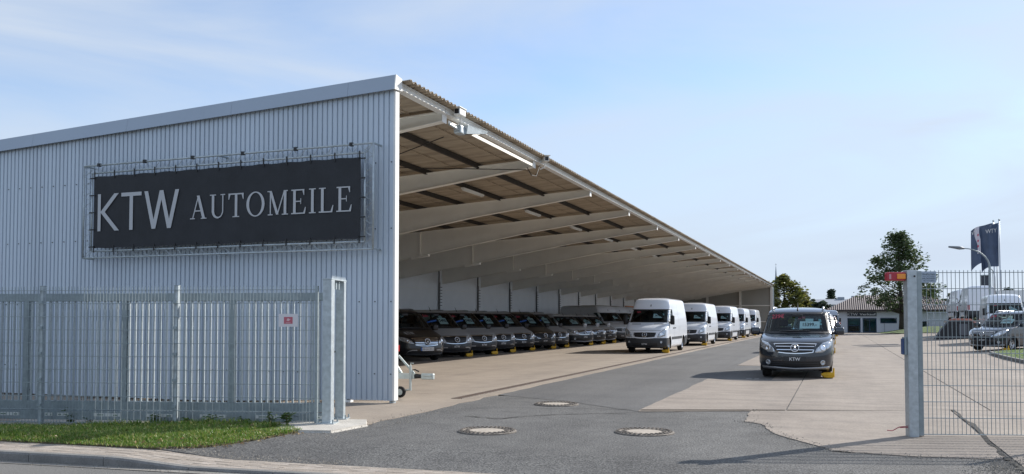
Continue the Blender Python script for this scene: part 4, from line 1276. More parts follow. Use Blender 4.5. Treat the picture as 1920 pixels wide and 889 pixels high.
def build_van(sp, name, label, paint, bumper=None, group=None, cat='van', plate='KTW', card=None, red=None, blue=False,
              chrome_grille=False, far=False, hoodtext=None, wheelrim=True, sidetext=None):
    S_ = sp['shape']; F = S_.front; t = thing(name, label, cat, (0,0,0), 0, group)
    SL = lambda sg: (lambda x, z: S_.side(x, z, sg))
    bumper = bumper or paint
    # ---- shell
    NFp, NSd, NR_ = 16, sp.get('ns',70), 5
    rows = S_.T
    ring = []
    for (z,xf,w,xr,L) in rows:
        P = []
        for i in range(NFp+1):
            th = math.pi/2*i/NFp
            P.append((xf-L+L*math.cos(th)**(2/S_.n), w*math.sin(th)**(2/S_.n), z))
        x0, x1 = xf-L, xr+S_.Lr
        for i in range(1,NSd): P.append((lerp(x0,x1,i/NSd), w, z))
        for i in range(NR_+1):
            th = math.pi/2*(1-i/NR_)
            P.append((x1-S_.Lr*max(0,math.cos(th))**(2/3), w*max(0,math.sin(th))**(2/3), z))
        full = P + [(p[0],-p[1],p[2]) for p in P[-2:0:-1]]
        ring.append(full)
    n = len(ring[0])
    V = [list(p) for r_ in ring for p in r_]
    arches = [(0.0,sp['R'],sp['RA']),(-sp['wb'],sp['R'],sp['RA'])]
    faces = []
    inside = [False]*len(V)
    for i, p in enumerate(V):
        if abs(p[1]) > 0.45:
            for (ax,az,ar) in arches:
                if (p[0]-ax)**2+(p[2]-az)**2 < ar*ar: inside[i] = True
    body = []; bump = []; 
    ws = sp['ws']; wsP = [(-ws[1],ws[0]),(ws[1],ws[0]),(ws[3],ws[2]),(-ws[3],ws[2])]
    sw = sp['sidewin']; rw = sp.get('rearwin')
    for j in range(len(rows)-1):
        for i in range(n):
            q = (j*n+i, j*n+(i+1)%n, (j+1)*n+(i+1)%n, (j+1)*n+i)
            if all(inside[k] for k in q): continue
            c = [sum(V[k][a] for k in q)/4 for a in range(3)]
            front = i < NFp+1 or i >= n-NFp-1
            if c[0] > -1.6 and front and pip(c[1],c[2],wsP): continue
            if not front and any(pip(c[0],c[2],P) for P in sw): continue
            if rw and abs(c[0]-S_.at(c[2])[2]) < 0.1 and abs(c[1]) < rw[1]-0.03 and rw[0]+0.03 < c[2] < rw[2]-0.03: continue
            if bumper is not paint and c[2] < sp['bz'] and (c[0] > sp['R']*0+0.25 or c[0] < -sp['wb']-0.3): bump.append(q)
            else: body.append(q)
    for i, p in enumerate(V):
        if inside[i]:
            best = min(arches, key=lambda a: (p[0]-a[0])**2+(p[2]-a[1])**2)
            dx, dz = p[0]-best[0], p[2]-best[1]; l = math.hypot(dx,dz) or 1
            p[0] = best[0]+dx/l*best[2]; p[2] = best[1]+dz/l*best[2]
            if p[2] < rows[0][0]: p[2] = rows[0][0]
    def sub(fs):
        b = MB(); mp = {}
        for f in fs:
            ff = []
            for k in f:
                if k not in mp: mp[k] = len(b.v); b.v.append(tuple(V[k]))
                ff.append(mp[k])
            b.f.append(tuple(ff))
        return b
    top = sub(body)
    top.f.append(tuple(len(top.v)+i for i in range(n))); top.v += [tuple(V[(len(rows)-1)*n+i]) for i in range(n)]
    o = top.build('body', paint, t, smooth=True)
    for part_ in ([q for q in bump if V[q[0]][0] > 0], [q for q in bump if V[q[0]][0] <= 0]):
        if part_: sub(part_).build('bumper', bumper, t, smooth=True)
    # underside and wheel wells
    b = MB(); w_ = S_.at(0.3)[1]; zf0 = rows[0][0]
    b.box(-sp['wb']-0.6, 0.62, -w_+0.30, w_-0.30, zf0+0.03, 0.62)
    b.box(-sp['wb']+sp['RA'], -sp['RA'], -w_+0.06, w_-0.06, zf0+0.03, 0.55)
    b.build('underbody', M_under, t)
    # ---- wheels
    R_, Wd = sp['R'], 0.215
    if R_ not in WHEELS:
        a_, c_ = make_wheel(R_, Wd); a_.materials.append(M_rubber); c_.materials.append(M_rim if wheelrim else M_rim); WHEELS[R_] = (a_, c_)
    tyre, rim = WHEELS[R_]
    for (ax,_,_) in arches:
        for sg in (1,-1):
            y = sg*(S_.at(R_)[1]-0.04-Wd/2)
            wh = link('wheel', tyre, None, t, (ax,y,R_), rotz=0 if sg > 0 else math.pi)
            link('rim', rim, None, wh)
    # ---- glass
    bot, topw = [(-ws[1]-0.03,ws[0]-0.03),(ws[1]+0.03,ws[0]-0.03)], [(-ws[3]-0.03,ws[2]+0.03),(ws[3]+0.03,ws[2]+0.03)]
    patch(F, bot, topw, 24, 10, 0.006, 0).build('windscreen', GL_w, t, smooth=True)
    ringstrip(F, bot, topw, 0.045, 0.009).build('windscreen_seal', M_black, t)
    for P in sw:
        zb_ = min(p[1] for p in P); zt_ = max(p[1] for p in P)
        bl = sorted([p for p in P if p[1] < (zb_+zt_)/2]); tl = sorted([p for p in P if p[1] >= (zb_+zt_)/2])
        grow = lambda L_, dz: [(L_[0][0]-0.03,L_[0][1]+dz)] + [(p[0],p[1]+dz) for p in L_[1:-1]] + [(L_[-1][0]+0.03,L_[-1][1]+dz)]
        for sg in (1,-1):
            patch(SL(sg), grow(bl,-0.03), grow(tl,0.03), 12, 5, 0.005, 0).build('side_window', GL_s, t, smooth=True)
            ringstrip(SL(sg), grow(bl,-0.03), grow(tl,0.03), 0.035, 0.008).build('window_seal', M_black, t)
    if rw:
        patch(S_.rear, [(-rw[1],rw[0]),(rw[1],rw[0])], [(-rw[1],rw[2]),(rw[1],rw[2])], 10, 5, 0.006, 0).build('rear_window', GL_s, t, smooth=True)
    for sg in (1,-1):
        zl = 0.75; patch(S_.rear, [(sg*(rw_a),zl) for rw_a in (S_.at(1.0)[1]-0.16, S_.at(1.0)[1]-0.03)], [(sg*rw_a,zl+0.38) for rw_a in (S_.at(1.0)[1]-0.16, S_.at(1.0)[1]-0.03)], 3, 4, 0.012, 0.02).build('tail_lamp', M_redl, t)
    # ---- front details
    gr = sp['grille']                            # z0, z1, half width bottom, half width top
    z0,z1,wb_,wt_ = gr
    gb_ = [(-wb_,z0+0.035),(-wb_*0.5,z0+0.008),(0,z0),(wb_*0.5,z0+0.008),(wb_,z0+0.035)]; gtp = [(-wt_,z1-0.015),(0,z1),(wt_,z1-0.015)]
    go = patch(F, gb_, gtp, 16, 4, 0.008, 0.03).build('grille', M_black, t)
    ringstrip(F, [(p[0]*1.04,p[1]-0.015) for p in gb_], [(p[0]*1.04,p[1]+0.012) for p in gtp], 0.022 if not sp.get('gpaint') else 0.05, 0.014).build('grille_frame', M_chrome if not sp.get('gpaint') else paint, go, smooth=True)
    ns = 4 if chrome_grille else sp.get('slats',2)
    for k in range(ns):
        f = (k+1)/(ns+1); zz = lerp(z0+0.01,z1,f); ww = lerp(wb_,wt_,f)*0.97; hh = 0.018 if not chrome_grille else 0.022
        patch(F, [(-ww,zz-hh/2),(ww,zz-hh/2)], [(-ww,zz+hh/2),(ww,zz+hh/2)], 14, 1, 0.024, 0.02).build('slat', M_chrome if (chrome_grille or sp.get('slatc',True)) else M_bump, go)
    zs = (z0+z1)/2; star(F, 0, zs, sp['star'], 0.05).build('emblem', M_star, go, smooth=True)
    hl = sp['lamp']
    for sg in (1,-1):
        o = patch(F, [(sg*a,c) for a,c in hl[0]], [(sg*a,c) for a,c in hl[1]], 8, 5, 0.007, 0.02).build('headlight', M_lamp, t, smooth=True)
        cy, cz, cr = hl[2]
        pr = F(sg*cy,cz); nn = (F(sg*cy+0.02,cz)-pr).cross(F(sg*cy,cz+0.02)-pr).normalized()
        if nn.x < 0: nn = -nn
        q = nn.to_track_quat('Z','Y').to_matrix(); bb = MB(); bb.lathe([(cr,0),(cr,0.012),(cr*0.8,0.015),(cr*0.5,0.004),(0.001,0.0)],14)
        bb.v = [tuple(pr+nn*0.008+q@Vector(v)) for v in bb.v]; bb.build('lamp_lens', M_lampin, o, smooth=True)
        if 'fog' in sp:
            cy, cz, cr = sp['fog']; pr = F(sg*cy,cz); bb = MB(); bb.lathe([(cr*1.35,0),(cr*1.3,0.014),(cr,0.016),(cr*0.9,0.006),(0.001,0.008)],14)
            nn = (F(sg*cy+0.02,cz)-pr).cross(F(sg*cy,cz+0.02)-pr).normalized()
            if nn.x < 0: nn = -nn
            q = nn.to_track_quat('Z','Y').to_matrix()
            bb.v = [tuple(pr+nn*0.002+q@Vector(v)) for v in bb.v]; bb.build('fog_light', M_lamp, t, smooth=True)
    if 'intake' in sp:
        a = sp['intake']; io = patch(F, [(-a[2],a[0]),(a[2],a[0])], [(-a[3],a[1]),(a[3],a[1])], 14, 3, 0.005, 0.02).build('air_intake', M_black, t)
        for k in range(2):
            zz = lerp(a[0],a[1],(k+1)/3); patch(F, [(-a[2]*0.95,zz-0.008),(a[2]*0.95,zz-0.008)], [(-a[2]*0.95,zz+0.008),(a[2]*0.95,zz+0.008)], 12, 1, 0.012, 0.01).build('intake_bar', M_bump, io)
    if 'lip' in sp:
        a = sp['lip']; patch(F, [(-a[2],a[0]+0.03),(0,a[0]),(a[2],a[0]+0.03)], [(-a[2]*1.01,a[1]+0.05),(0,a[1]),(a[2]*1.01,a[1]+0.05)], 18, 1, 0.022, 0.03).build('bumper_lip', M_bump if sp.get('lipdark') else M_silverlip, t, smooth=True)
    for sg in (1,-1):
        if 'blade' in sp:
            B_ = sp['blade']; b = patch(F, [(sg*a,c-0.014) for a,c in B_], [(sg*a,c+0.014) for a,c in B_], 10, 1, 0.015, 0.02); b.build('bumper_blade', M_silverlip, t)
    # plate
    pzv, pw, ph = sp['plate']
    po = None
    pm = M_plate if plate == 'KTW' else mat('plate_white',(0.72,0.72,0.72),0.5)
    po = patch(F, [(-pw,pzv-ph),(pw,pzv-ph)], [(-pw,pzv+ph),(pw,pzv+ph)], 8, 2, 0.022, 0.02).build('number_plate', pm, t)
    if plate == 'KTW': text_on(F, 'KTW', 0, pzv, ph*1.35, 0.0245, bold=0.015).build('plate_text', M_wtxt, po, fix=False)
    else:
        text_on(F, plate, 0.03, pzv, ph*1.15, 0.0245).build('plate_text', M_ink, po, fix=False)
        patch(F, [(-pw,pzv-ph),(-pw*0.82,pzv-ph)], [(-pw,pzv+ph),(-pw*0.82,pzv+ph)], 2, 2, 0.0245, 0).build('plate_band', M_blue, po)
    # bonnet gap, screen wipers
    if 'bonnet' in sp:
        B_ = sp['bonnet']; patch(F, [(-B_[1],B_[0]-0.006),(B_[1],B_[0]-0.006)], [(-B_[1],B_[0]+0.006),(B_[1],B_[0]+0.006)], 14, 1, 0.002, 0).build('bonnet_gap', M_black, t)
    for sg, a in ((1,0.05),(-1,0.05)):
        b = MB(); p = F(sg*0.10+0.25,ws[0]+0.03)+Vector((0.02,0,0.01)); q = F(sg*0.10-0.35,ws[0]+0.015)+Vector((0.03,0,0.02))
        b.tube([p,q],0.011,5); b.build('wiper', M_black, t)
    # cowl slits for the large van
    if 'slit' in sp:
        for sg in (1,-1):
            zz, ya, yb = sp['slit']; patch(F, [(sg*ya,zz-0.012),(sg*yb,zz-0.012)], [(sg*ya,zz+0.012),(sg*yb,zz+0.012)], 5, 1, 0.004, 0).build('cowl_slit', M_black, t)
    # aerial
    xa = sp['aerial']; zr_ = xa[1]; b = MB(); b.tube([(xa[0],0,zr_-0.01),(xa[0]-0.03,0,zr_+0.05),(xa[0]-0.16,0,zr_+0.20)],[0.028,0.014,0.004],6); b.build('aerial', M_black, t)
    # mirrors
    mx_, mz_, mw_, mh_ = sp['mirror']
    for sg in (1,-1):
        p = S_.side(mx_, mz_, sg); b = MB(); y0 = p.y + sg*0.07; y1 = y0 + sg*mw_
        b.rbox(mx_-0.06, mx_+0.10, min(y0,y1), max(y0,y1), mz_-mh_*0.35, mz_+mh_*0.65, 0.045)
        o = b.build('mirror', sp.get('mirmat') or (paint if not sp.get('mirdark') else M_black), t, smooth=True)
        b = MB(); b.tube([(mx_,p.y-sg*0.02,mz_-mh_*0.15),(mx_,y0+sg*0.03,mz_-mh_*0.1)],0.035,6); b.build('mirror_arm', M_black, o)
        b = MB(); b.box(mx_-0.066,mx_-0.062,min(y0,y1)+0.03,max(y0,y1)-0.03,mz_-mh_*0.25,mz_+mh_*0.5); b.build('mirror_glass', M_chrome, o)
    # door gaps, handles, rub strips, arch lips
    for (xg, za, zb_) in sp['gaps']:
        for sg in (1,-1):
            patch(SL(sg), [(xg-0.006,za),(xg+0.006,za)], [(xg-0.006,zb_),(xg+0.006,zb_)], 1, 12, 0.002, 0).build('door_gap', M_black, t)
    for (xh, zh) in sp['handles']:
        for sg in (1,-1):
            p = S_.side(xh,zh,sg); b = MB(); b.rbox(xh-0.10,xh+0.10,min(p.y-sg*0.01,p.y+sg*0.035),max(p.y-sg*0.01,p.y+sg*0.035),zh-0.022,zh+0.022,0.01); b.build('door_handle', M_black, t)
    rs = sp['strip']
    for sg in (1,-1):
        for (xa_,xb_,zc,hh) in rs:
            patch(SL(sg), [(xa_,zc-hh),(xb_,zc-hh)], [(xa_,zc+hh),(xb_,zc+hh)], 10, 1, 0.016, 0.02).build('rub_strip', M_bump, t)
    # wheel-well liners
    for (ax,az,ar) in arches:
        for sg in (1,-1):
            b = MB(); yo = S_.at(az)[1]-0.01; yi = yo-0.34; N = 14; vs = []
            for k in range(N+1):
                a = math.pi*(-0.12+1.24*k/N); vs += [(ax+ar*math.cos(a)*1.002,sg*yo,az+ar*math.sin(a)*1.002),(ax+ar*math.cos(a)*1.002,sg*yi,az+ar*math.sin(a)*1.002)]
            b.add(vs, [(2*k,2*k+1,2*k+3,2*k+2) for k in range(N)]); b.add([v for v in vs[1::2]], [tuple(range(N+1))])
            b.build('wheel_well', M_under, t)
    # roof rails
    if 'rails' in sp:
        xa_, xb_, yy, zz = sp['rails']
        for sg in (1,-1):
            b = MB(); b.tube([(xa_,sg*yy,zz-0.06),(xa_-0.10,sg*yy,zz+0.05),(xa_-0.3,sg*yy,zz+0.065),(xb_+0.3,sg*yy,zz+0.065),(xb_+0.1,sg*yy,zz+0.04),(xb_,sg*yy,zz-0.06)],0.028,8)
            b.build('roof_rail', M_rail, t, smooth=True)
    # cabin
    cx = sp['cabin']                             # dash x, dash z, seat x, seat z
    b = MB(); wi = S_.at(ws[0])[1]-0.10; b.rbox(cx[0]-0.35,cx[0]+0.12,-wi,wi,cx[1]-0.45,cx[1],0.06); b.build('dashboard', M_dash, t)
    for sg in (1,-1):
        yc = sg*wi*0.52; b = MB()
        b.rbox(cx[2]-0.28,cx[2]+0.25,yc-0.25,yc+0.25,cx[3]-0.12,cx[3],0.04)
        b.add([(cx[2]-0.22,yc-0.24,cx[3]-0.05),(cx[2]-0.22,yc+0.24,cx[3]-0.05),(cx[2]-0.38,yc+0.21,cx[3]+0.56),(cx[2]-0.38,yc-0.21,cx[3]+0.56),
               (cx[2]-0.36,yc-0.24,cx[3]-0.05),(cx[2]-0.36,yc+0.24,cx[3]-0.05),(cx[2]-0.48,yc+0.20,cx[3]+0.56),(cx[2]-0.48,yc-0.20,cx[3]+0.56)],
              [(0,1,2,3),(4,7,6,5),(0,4,5,1),(1,5,6,2),(2,6,7,3),(3,7,4,0)])
        o = b.build('seat', M_fabric, t)
        b = MB(); b.rbox(cx[2]-0.52,cx[2]-0.41,yc-0.13,yc+0.13,cx[3]+0.59,cx[3]+0.78,0.035); b.build('headrest', M_fabric, o, smooth=True)
    b = MB(); a0 = Vector((cx[0]-0.42, wi*0.5, cx[1]-0.02)); pts = []
    for k in range(17):
        a = 2*math.pi*k/16; pts.append(a0 + Vector((-0.08*math.sin(a),0.18*math.cos(a),0.16*math.sin(a))))
    b.tube(pts,0.016,6,False); b.build('steering_wheel', M_black, t)
    if sp.get('wallx') is not None:
        b = MB(); wx = sp['wallx']; ww = 0.72; b.box(wx-0.02,wx,-ww,ww,0.45,sp['wallz']); b.build('bulkhead', M_dash, t)
    else:
        b = MB(); pm_ = S_.at(1.4)[1]-0.14
        for sg in (1,-1): b.rbox(-2.75,-2.6,sg*0.36-0.3,sg*0.36+0.3,0.6,1.22,0.04)
        b.rbox(-2.62,-2.2,-0.7,0.7,0.52,0.64,0.03)
        b.build('rear_bench', M_fabric, t)
        b = MB(); b.rbox(cx[0]-0.5,cx[0]-0.46,-0.13,0.13,ws[2]-0.10,ws[2]-0.02,0.015); b.build('rear_view_mirror', M_black, t)
    b = MB(); b.box(-sp['wb']-0.4, 0.2, -wi, wi, 0.44, 0.46); b.build('cabin_floor', M_fabric, t)
    # cards and lettering on the screen
    if card:
        cz, ch, cy, cw = sp['card']
        co = patch(F, [(cy-cw,cz-ch),(cy+cw,cz-ch)], [(cy-cw,cz+ch),(cy+cw,cz+ch)], 6, 3, -0.03, 0).build('price_card', M_card, t)
        text_on(F, card, cy, cz+ch*0.1, ch*0.95, -0.024, bold=0.02).build('price_text', M_ink, co, fix=False)
        patch(F, [(cy-cw*0.45,cz+ch+0.004),(cy+cw*0.35,cz+ch+0.004)], [(cy-cw*0.45,cz+ch*1.75),(cy+cw*0.35,cz+ch*1.75)], 4, 2, -0.03, 0).build('card_sheet', mat('card_sheet',(0.55,0.66,0.66),0.7), co)
    if red:
        rz, rh, ry = sp['redt']
        text_on(F, red, ry, rz, rh, 0.0085, slant=0.06, bold=0.03).build('screen_lettering', M_red, t, fix=False)
    if blue:
        bz_, by_ = sp['bluet']
        patch(F, [(by_-0.24,bz_-0.08),(by_+0.22,bz_+0.0)], [(by_-0.23,bz_-0.025),(by_+0.22,bz_+0.055)], 8, 2, 0.0085, 0).build('blue_sticker', M_blue, t)
    if hoodtext:
        text_on(F, hoodtext[0], hoodtext[1], hoodtext[2], hoodtext[3], 0.014, slant=0.0, spacing=1.25).build('bonnet_lettering', M_wtxt, t, fix=False)
    return t

M_silverlip = mat('silver_trim',(0.40,0.42,0.45),0.35,metal=0.6)
M_plate = mat('plate_dark',(0.03,0.032,0.036),0.5)
M_rail = mat('rail_metal',(0.42,0.44,0.47),0.35,metal=0.7)

# z, x front, half width, x rear, corner depth
citan = Shape([(.19,.60,.76,-3.28,.55),(.25,.76,.86,-3.40,.62),(.34,.84,.895,-3.44,.64),(.46,.87,.91,-3.46,.64),(.62,.865,.915,-3.46,.62),
   (.78,.835,.915,-3.45,.60),(.90,.75,.912,-3.44,.58),(.98,.58,.91,-3.43,.52),(1.035,.36,.905,-3.42,.46),(1.08,.10,.90,-3.41,.42),(1.115,-.10,.892,-3.40,.40),(1.15,-.19,.885,-3.39,.38),
   (1.40,-.56,.835,-3.36,.34),(1.64,-.92,.785,-3.31,.32),(1.715,-1.06,.765,-3.28,.32),(1.77,-1.24,.72,-3.22,.34),(1.805,-1.46,.62,-3.12,.38),(1.83,-1.75,.42,-2.95,.4),(1.84,-2.0,.20,-2.75,.3),(1.842,-2.2,.03,-2.6,.1)])
citan_sp = dict(shape=citan, wb=2.70, R=.315, RA=.385, bz=.62, ws=(1.16,.80,1.66,.715),
   sidewin=[[(-1.42,1.17),(-.62,1.17),(-1.02,1.58),(-1.42,1.60)],[(-2.42,1.17),(-1.56,1.17),(-1.56,1.60),(-2.40,1.60)],[(-3.2,1.17),(-2.56,1.17),(-2.56,1.60),(-3.12,1.60)]],
   rearwin=(1.15,.62,1.62), grille=(.64,.885,.42,.50), star=.108, slats=2,
   lamp=([(.475,.665),(.66,.665),(.855,.80)],[(.52,.76),(.66,.90),(.875,.965)],(.665,.775,.075)), fog=(.66,.41,.05), intake=(.30,.44,.60,.63), lip=(.225,.262,.80),
   plate=(.50,.27,.062), bonnet=(.915,.60), aerial=(-1.18,1.76), mirror=(-.50,1.16,.25,.20), gaps=[(-.48,.35,1.12),(-1.49,.3,1.62),(-2.49,.75,1.60)], handles=[(-1.30,.98),(-1.72,.98)],
   strip=[(-2.25,-.45,.62,.045)], rails=(-1.25,-3.0,.66,1.77), cabin=(-.32,1.13,-1.15,.72), wallx=None, card=(1.38,.095,.33,.255), redt=(1.585,.11,-.50), bluet=(1.4,-.3))
vito = Shape([(.20,.62,.80,-4.06,.55),(.26,.80,.92,-4.16,.66),(.34,.88,.95,-4.20,.70),(.46,.90,.962,-4.22,.70),(.58,.885,.965,-4.22,.68),
   (.71,.855,.965,-4.21,.64),(.83,.76,.962,-4.2,.58),(.91,.60,.96,-4.19,.5),(.985,.36,.957,-4.18,.44),(1.06,.08,.953,-4.17,.40),(1.11,-.07,.947,-4.16,.38),(1.15,-.15,.942,-4.15,.36),
   (1.42,-.52,.895,-4.11,.32),(1.74,-.95,.825,-4.05,.30),(1.80,-1.08,.80,-4.02,.30),(1.85,-1.25,.75,-3.98,.32),(1.885,-1.50,.64,-3.9,.36),(1.905,-1.8,.42,-3.75,.4),(1.912,-2.1,.2,-3.5,.3),(1.914,-2.3,.03,-3.3,.1)])
vito_sp = dict(shape=vito, wb=3.20, R=.335, RA=.405, bz=.58, ws=(1.17,.85,1.75,.765),
   sidewin=[[(-1.55,1.22),(-.55,1.22),(-1.02,1.68),(-1.55,1.70)],[(-2.75,1.22),(-1.72,1.22),(-1.72,1.70),(-2.75,1.70)],[(-3.85,1.22),(-2.92,1.22),(-2.92,1.70),(-3.82,1.70)]],
   rearwin=(1.25,.66,1.72), grille=(.555,.835,.43,.53), star=.118, slats=2, slatc=False,
   lamp=([(.51,.63),(.67,.64),(.90,.75)],[(.555,.73),(.71,.84),(.915,.90)],(.69,.72,.07)), intake=(.25,.36,.62,.56), lip=(.215,.24,.76), lipdark=True,
   blade=[(.40,.405),(.58,.405),(.70,.36),(.72,.28)],
   plate=(.445,.265,.058), bonnet=(.862,.66), aerial=(-1.3,1.845), mirror=(-.52,1.17,.23,.22), mirdark=True, gaps=[(-.5,.4,1.15),(-1.63,.3,1.75),(-2.83,.7,1.7)], handles=[(-1.42,1.02),(-1.90,1.02)],
   strip=[(-2.75,-.48,.58,.04)], rails=(-1.35,-3.8,.68,1.835), cabin=(-.34,1.13,-1.25,.80), wallx=None, card=(1.47,.125,.20,.20), redt=(1.66,.10,-.48), bluet=(1.44,-.34))
sprint = Shape([(.22,.74,.84,-4.78,.45),(.30,.92,.93,-4.86,.50),(.42,.98,.955,-4.9,.52),(.60,1.0,.965,-4.9,.52),(.76,.98,.97,-4.9,.50),
   (.92,.93,.972,-4.9,.46),(1.06,.85,.972,-4.9,.40),(1.16,.70,.97,-4.9,.34),(1.24,.50,.968,-4.9,.30),(1.30,.32,.964,-4.9,.27),(1.34,.22,.96,-4.9,.25),(1.40,.15,.955,-4.89,.24),
   (1.66,-.10,.925,-4.87,.22),(1.94,-.38,.885,-4.85,.21),(2.02,-.46,.872,-4.84,.21),(2.20,-.54,.845,-4.82,.21),(2.36,-.66,.81,-4.8,.22),(2.45,-.80,.74,-4.76,.25),(2.50,-1.05,.60,-4.68,.3),(2.522,-1.35,.38,-4.5,.3),(2.53,-1.7,.18,-4.3,.2),(2.532,-1.9,.03,-4.1,.1)])
sprint_sp = dict(shape=sprint, wb=3.665, R=.345, RA=.415, bz=.69, ns=80, ws=(1.40,.82,1.94,.765),
   sidewin=[[(-.95,1.42),(.0,1.42),(-.42,1.95),(-.95,1.95)]], grille=(.665,.965,.47,.54), star=.115, slats=1, slatc=False, gpaint=True,
   lamp=([(.56,.71),(.68,.71),(.885,.78)],[(.61,.87),(.74,1.0),(.90,1.13)],(.72,.85,.07)), fog=(.72,.50,.04), intake=(.30,.44,.55,.55), lip=(.24,.27,.78), lipdark=True,
   plate=(.415,.255,.058), bonnet=(1.02,.70), aerial=(-.5,2.13), mirror=(-.02,1.42,.19,.42), mirdark=True, gaps=[(-1.05,.5,2.0),(.05,.55,1.35),(-2.4,.5,2.2)], handles=[(-.9,1.12),(-1.3,1.12)],
   strip=[(-3.2,-.48,.66,.06),(-4.8,-4.15,.66,.06)], cabin=(.0,1.34,-.85,.95), wallx=-1.5, wallz=2.2, card=(1.70,.095,.42,.24), redt=(1.86,.085,-.52), bluet=(1.6,0), slit=(1.30,.30,.72))
# ---- wheel clamp (yellow)
def make_clamp(label):
    t = thing('wheel_clamp', label, 'wheel clamp', (0,0,0), 0, 'yellow wheel clamps on the parked vans')
    b = MB(); b.rbox(-0.16,0.20,-0.06,0.12,0.012,0.05,0.01); b.rbox(0.13,0.20,-0.12,0.12,0.02,0.15,0.01); b.build('base_bar', M_yellow, t)
    b = MB(); b.rbox(0.16,0.215,-0.17,0.15,0.06,0.13,0.012); b.rbox(0.10,0.20,0.10,0.15,0.03,0.16,0.012); b.build('jaw', M_yellow, t)
    b = MB(); b.tube([(0.18,0.13,0.09),(0.15,0.13,0.26)],0.022,6); b.build('arm', M_yellow, t)
    return t
CL0 = None
def put_clamp(van, sp, label, sg=1):
    """at the front wheel of a placed van, on the side sg"""
    global CL0
    M_ = Matrix.Translation(van.location) @ van.rotation_euler.to_matrix().to_4x4()
    y = sg*(sp['shape'].at(sp['R'])[1]-0.10)
    p = M_ @ Vector((sp['R']*0.75, y, 0))
    o = make_clamp(label) if CL0 is None else copy_tree(CL0)
    if CL0 is None: CL0 = o
    o['label'] = label; o.location = p + Vector((0,0,zg(p.x,p.y)*0)); o.rotation_euler = (0,0,van.rotation_euler.z)
    return o
def place(o, x, y, rot, z=None, pitch=0):
    o.location = (x, y, (zg(x,y)+0.012) if z is None else z); o.rotation_euler = (0, pitch, rot)
    return o
D90 = -math.pi/2
# ---- the dark car facing the street, and its row
gA = 'dark vans parked in the right hand row'
c1 = build_van(citan_sp,'compact_van','dark blue compact van facing the street with KTW plate and 15399 price card',P_citan,card='15399.-',red='239€',group=gA)
place(c1,-1.0,23.95,D90); put_clamp(c1,citan_sp,'yellow wheel clamp on the dark blue compact van facing the street')
for (y, lb, cl) in ((41.2,'dark van directly behind the dark blue van with the 15399 price card','yellow clamp at the second car in the right hand row'),
                    (56.4,'third dark van in the row behind the 15399 price card van','yellow clamp at the third car in the right hand row'),
                    (71.5,'fourth dark van in the right hand row, just in front of the red car','yellow clamp at the fourth car in the right hand row')):
    o = copy_tree(c1); o['label'] = lb; place(o,-1.0,y,D90); put_clamp(o,citan_sp,cl)
red = build_van(citan_sp,'compact_van','red compact van with red mirrors near the far end of the right hand row',P_redc,group=gA); place(red,-0.82,84,D90)
put_clamp(red,citan_sp,'yellow clamp at the red car near the end of the row')
sv = build_van(sprint_sp,'panel_van','pale silver panel van standing last in the right hand row before the sales building',P_silver,bumper=M_bump,group=gA); place(sv,-0.72,97,D90)
# ---- white panel vans along the eave
gB = 'white panel vans standing in front of the shed'
prices = '24780.-'
s1 = build_van(sprint_sp,'panel_van','nearest white high roof panel van standing in front of the shed',P_white,bumper=M_bump,card=prices,red='Sale',group=gB)
place(s1,-8.05,39.3,D90); put_clamp(s1,sprint_sp,'yellow clamp on the nearest white panel van')
for (y, w) in ((51.2,'second'),(63.3,'third'),(74.4,'fourth'),(85.2,'fifth and farthest')):
    o = copy_tree(s1); o['label'] = w+' white panel van in the line in front of the shed'; place(o,-8.0,y,D90)
    o.location.x += rnd.uniform(-0.12,0.06); o.rotation_euler.z += rnd.uniform(-0.012,0.012)
    put_clamp(o,sprint_sp,'yellow clamp on the '+w+' white panel van')
# ---- vans nosed out of the shed, at an angle
gC = 'vans parked side by side under the shed roof'
TH = R(-34)
v0 = build_van(vito_sp,'people_van','black van with silver slatted grille and KTW on its bonnet, beside the gable wall',P_black,group=gC,plate='HI-LA 2012',chrome_grille=True,hoodtext=('KTW',-0.40,1.0,0.10))
v2 = build_van(vito_sp,'people_van','x',P_tenor,bumper=M_bump,group=gC,card='27490.-',red='Sale',blue=True)
pos = [(859,668.5,v2),(914,664,None),(961,660,None),(1000,656.5,None),(1034,653.5,'b'),(1061,651.0,None)]
vb = build_van(vito_sp,'people_van','x',P_black,bumper=M_bump,group=gC,card='28990.-',red='Sale',blue=True)
lbs = ['grey van with blue screen sticker right beside the black van with KTW bonnet','second grey van with a blue screen sticker counting from the gable wall',
   'third grey van with a blue screen sticker counting from the gable wall','fourth grey van with a blue screen sticker, beside the black one','black van with a blue screen sticker between grey vans in the shed','last grey van with a blue screen sticker, next to the white compact van']
def wheel_to_root(sp, x, y, th, sg=1):
    yy = sg*(sp['shape'].at(sp['R'])[1]-0.14)
    return (x + math.sin(th)*yy, y - math.cos(th)*yy)
VX = -14.25
ylist = [32.2, 34.75, 37.3, 39.85, 42.4, 44.9]
o = place(v0, *wheel_to_root(vito_sp,-14.05,29.2,TH), TH)
for k, y in enumerate(ylist):
    src = v2 if k != 4 else vb
    o = src if k in (0,4) else copy_tree(v2)
    o['label'] = lbs[k]; th = TH+rnd.uniform(-0.03,0.03); place(o, *wheel_to_root(vito_sp,VX+0.05*k+rnd.uniform(-0.1,0.1),y+rnd.uniform(-0.08,0.08),th), th)
    put_clamp(o, vito_sp, 'yellow clamp on the ' + ['first grey van right of the black van with KTW bonnet','second grey van from the gable wall','third grey van from the gable wall','fourth grey van from the gable wall','black van with the blue screen sticker','last grey van before the white compact van'][k])
w1 = build_van(citan_sp,'compact_van','x',P_greyw,bumper=M_bump,group=gC,card='14490.-')
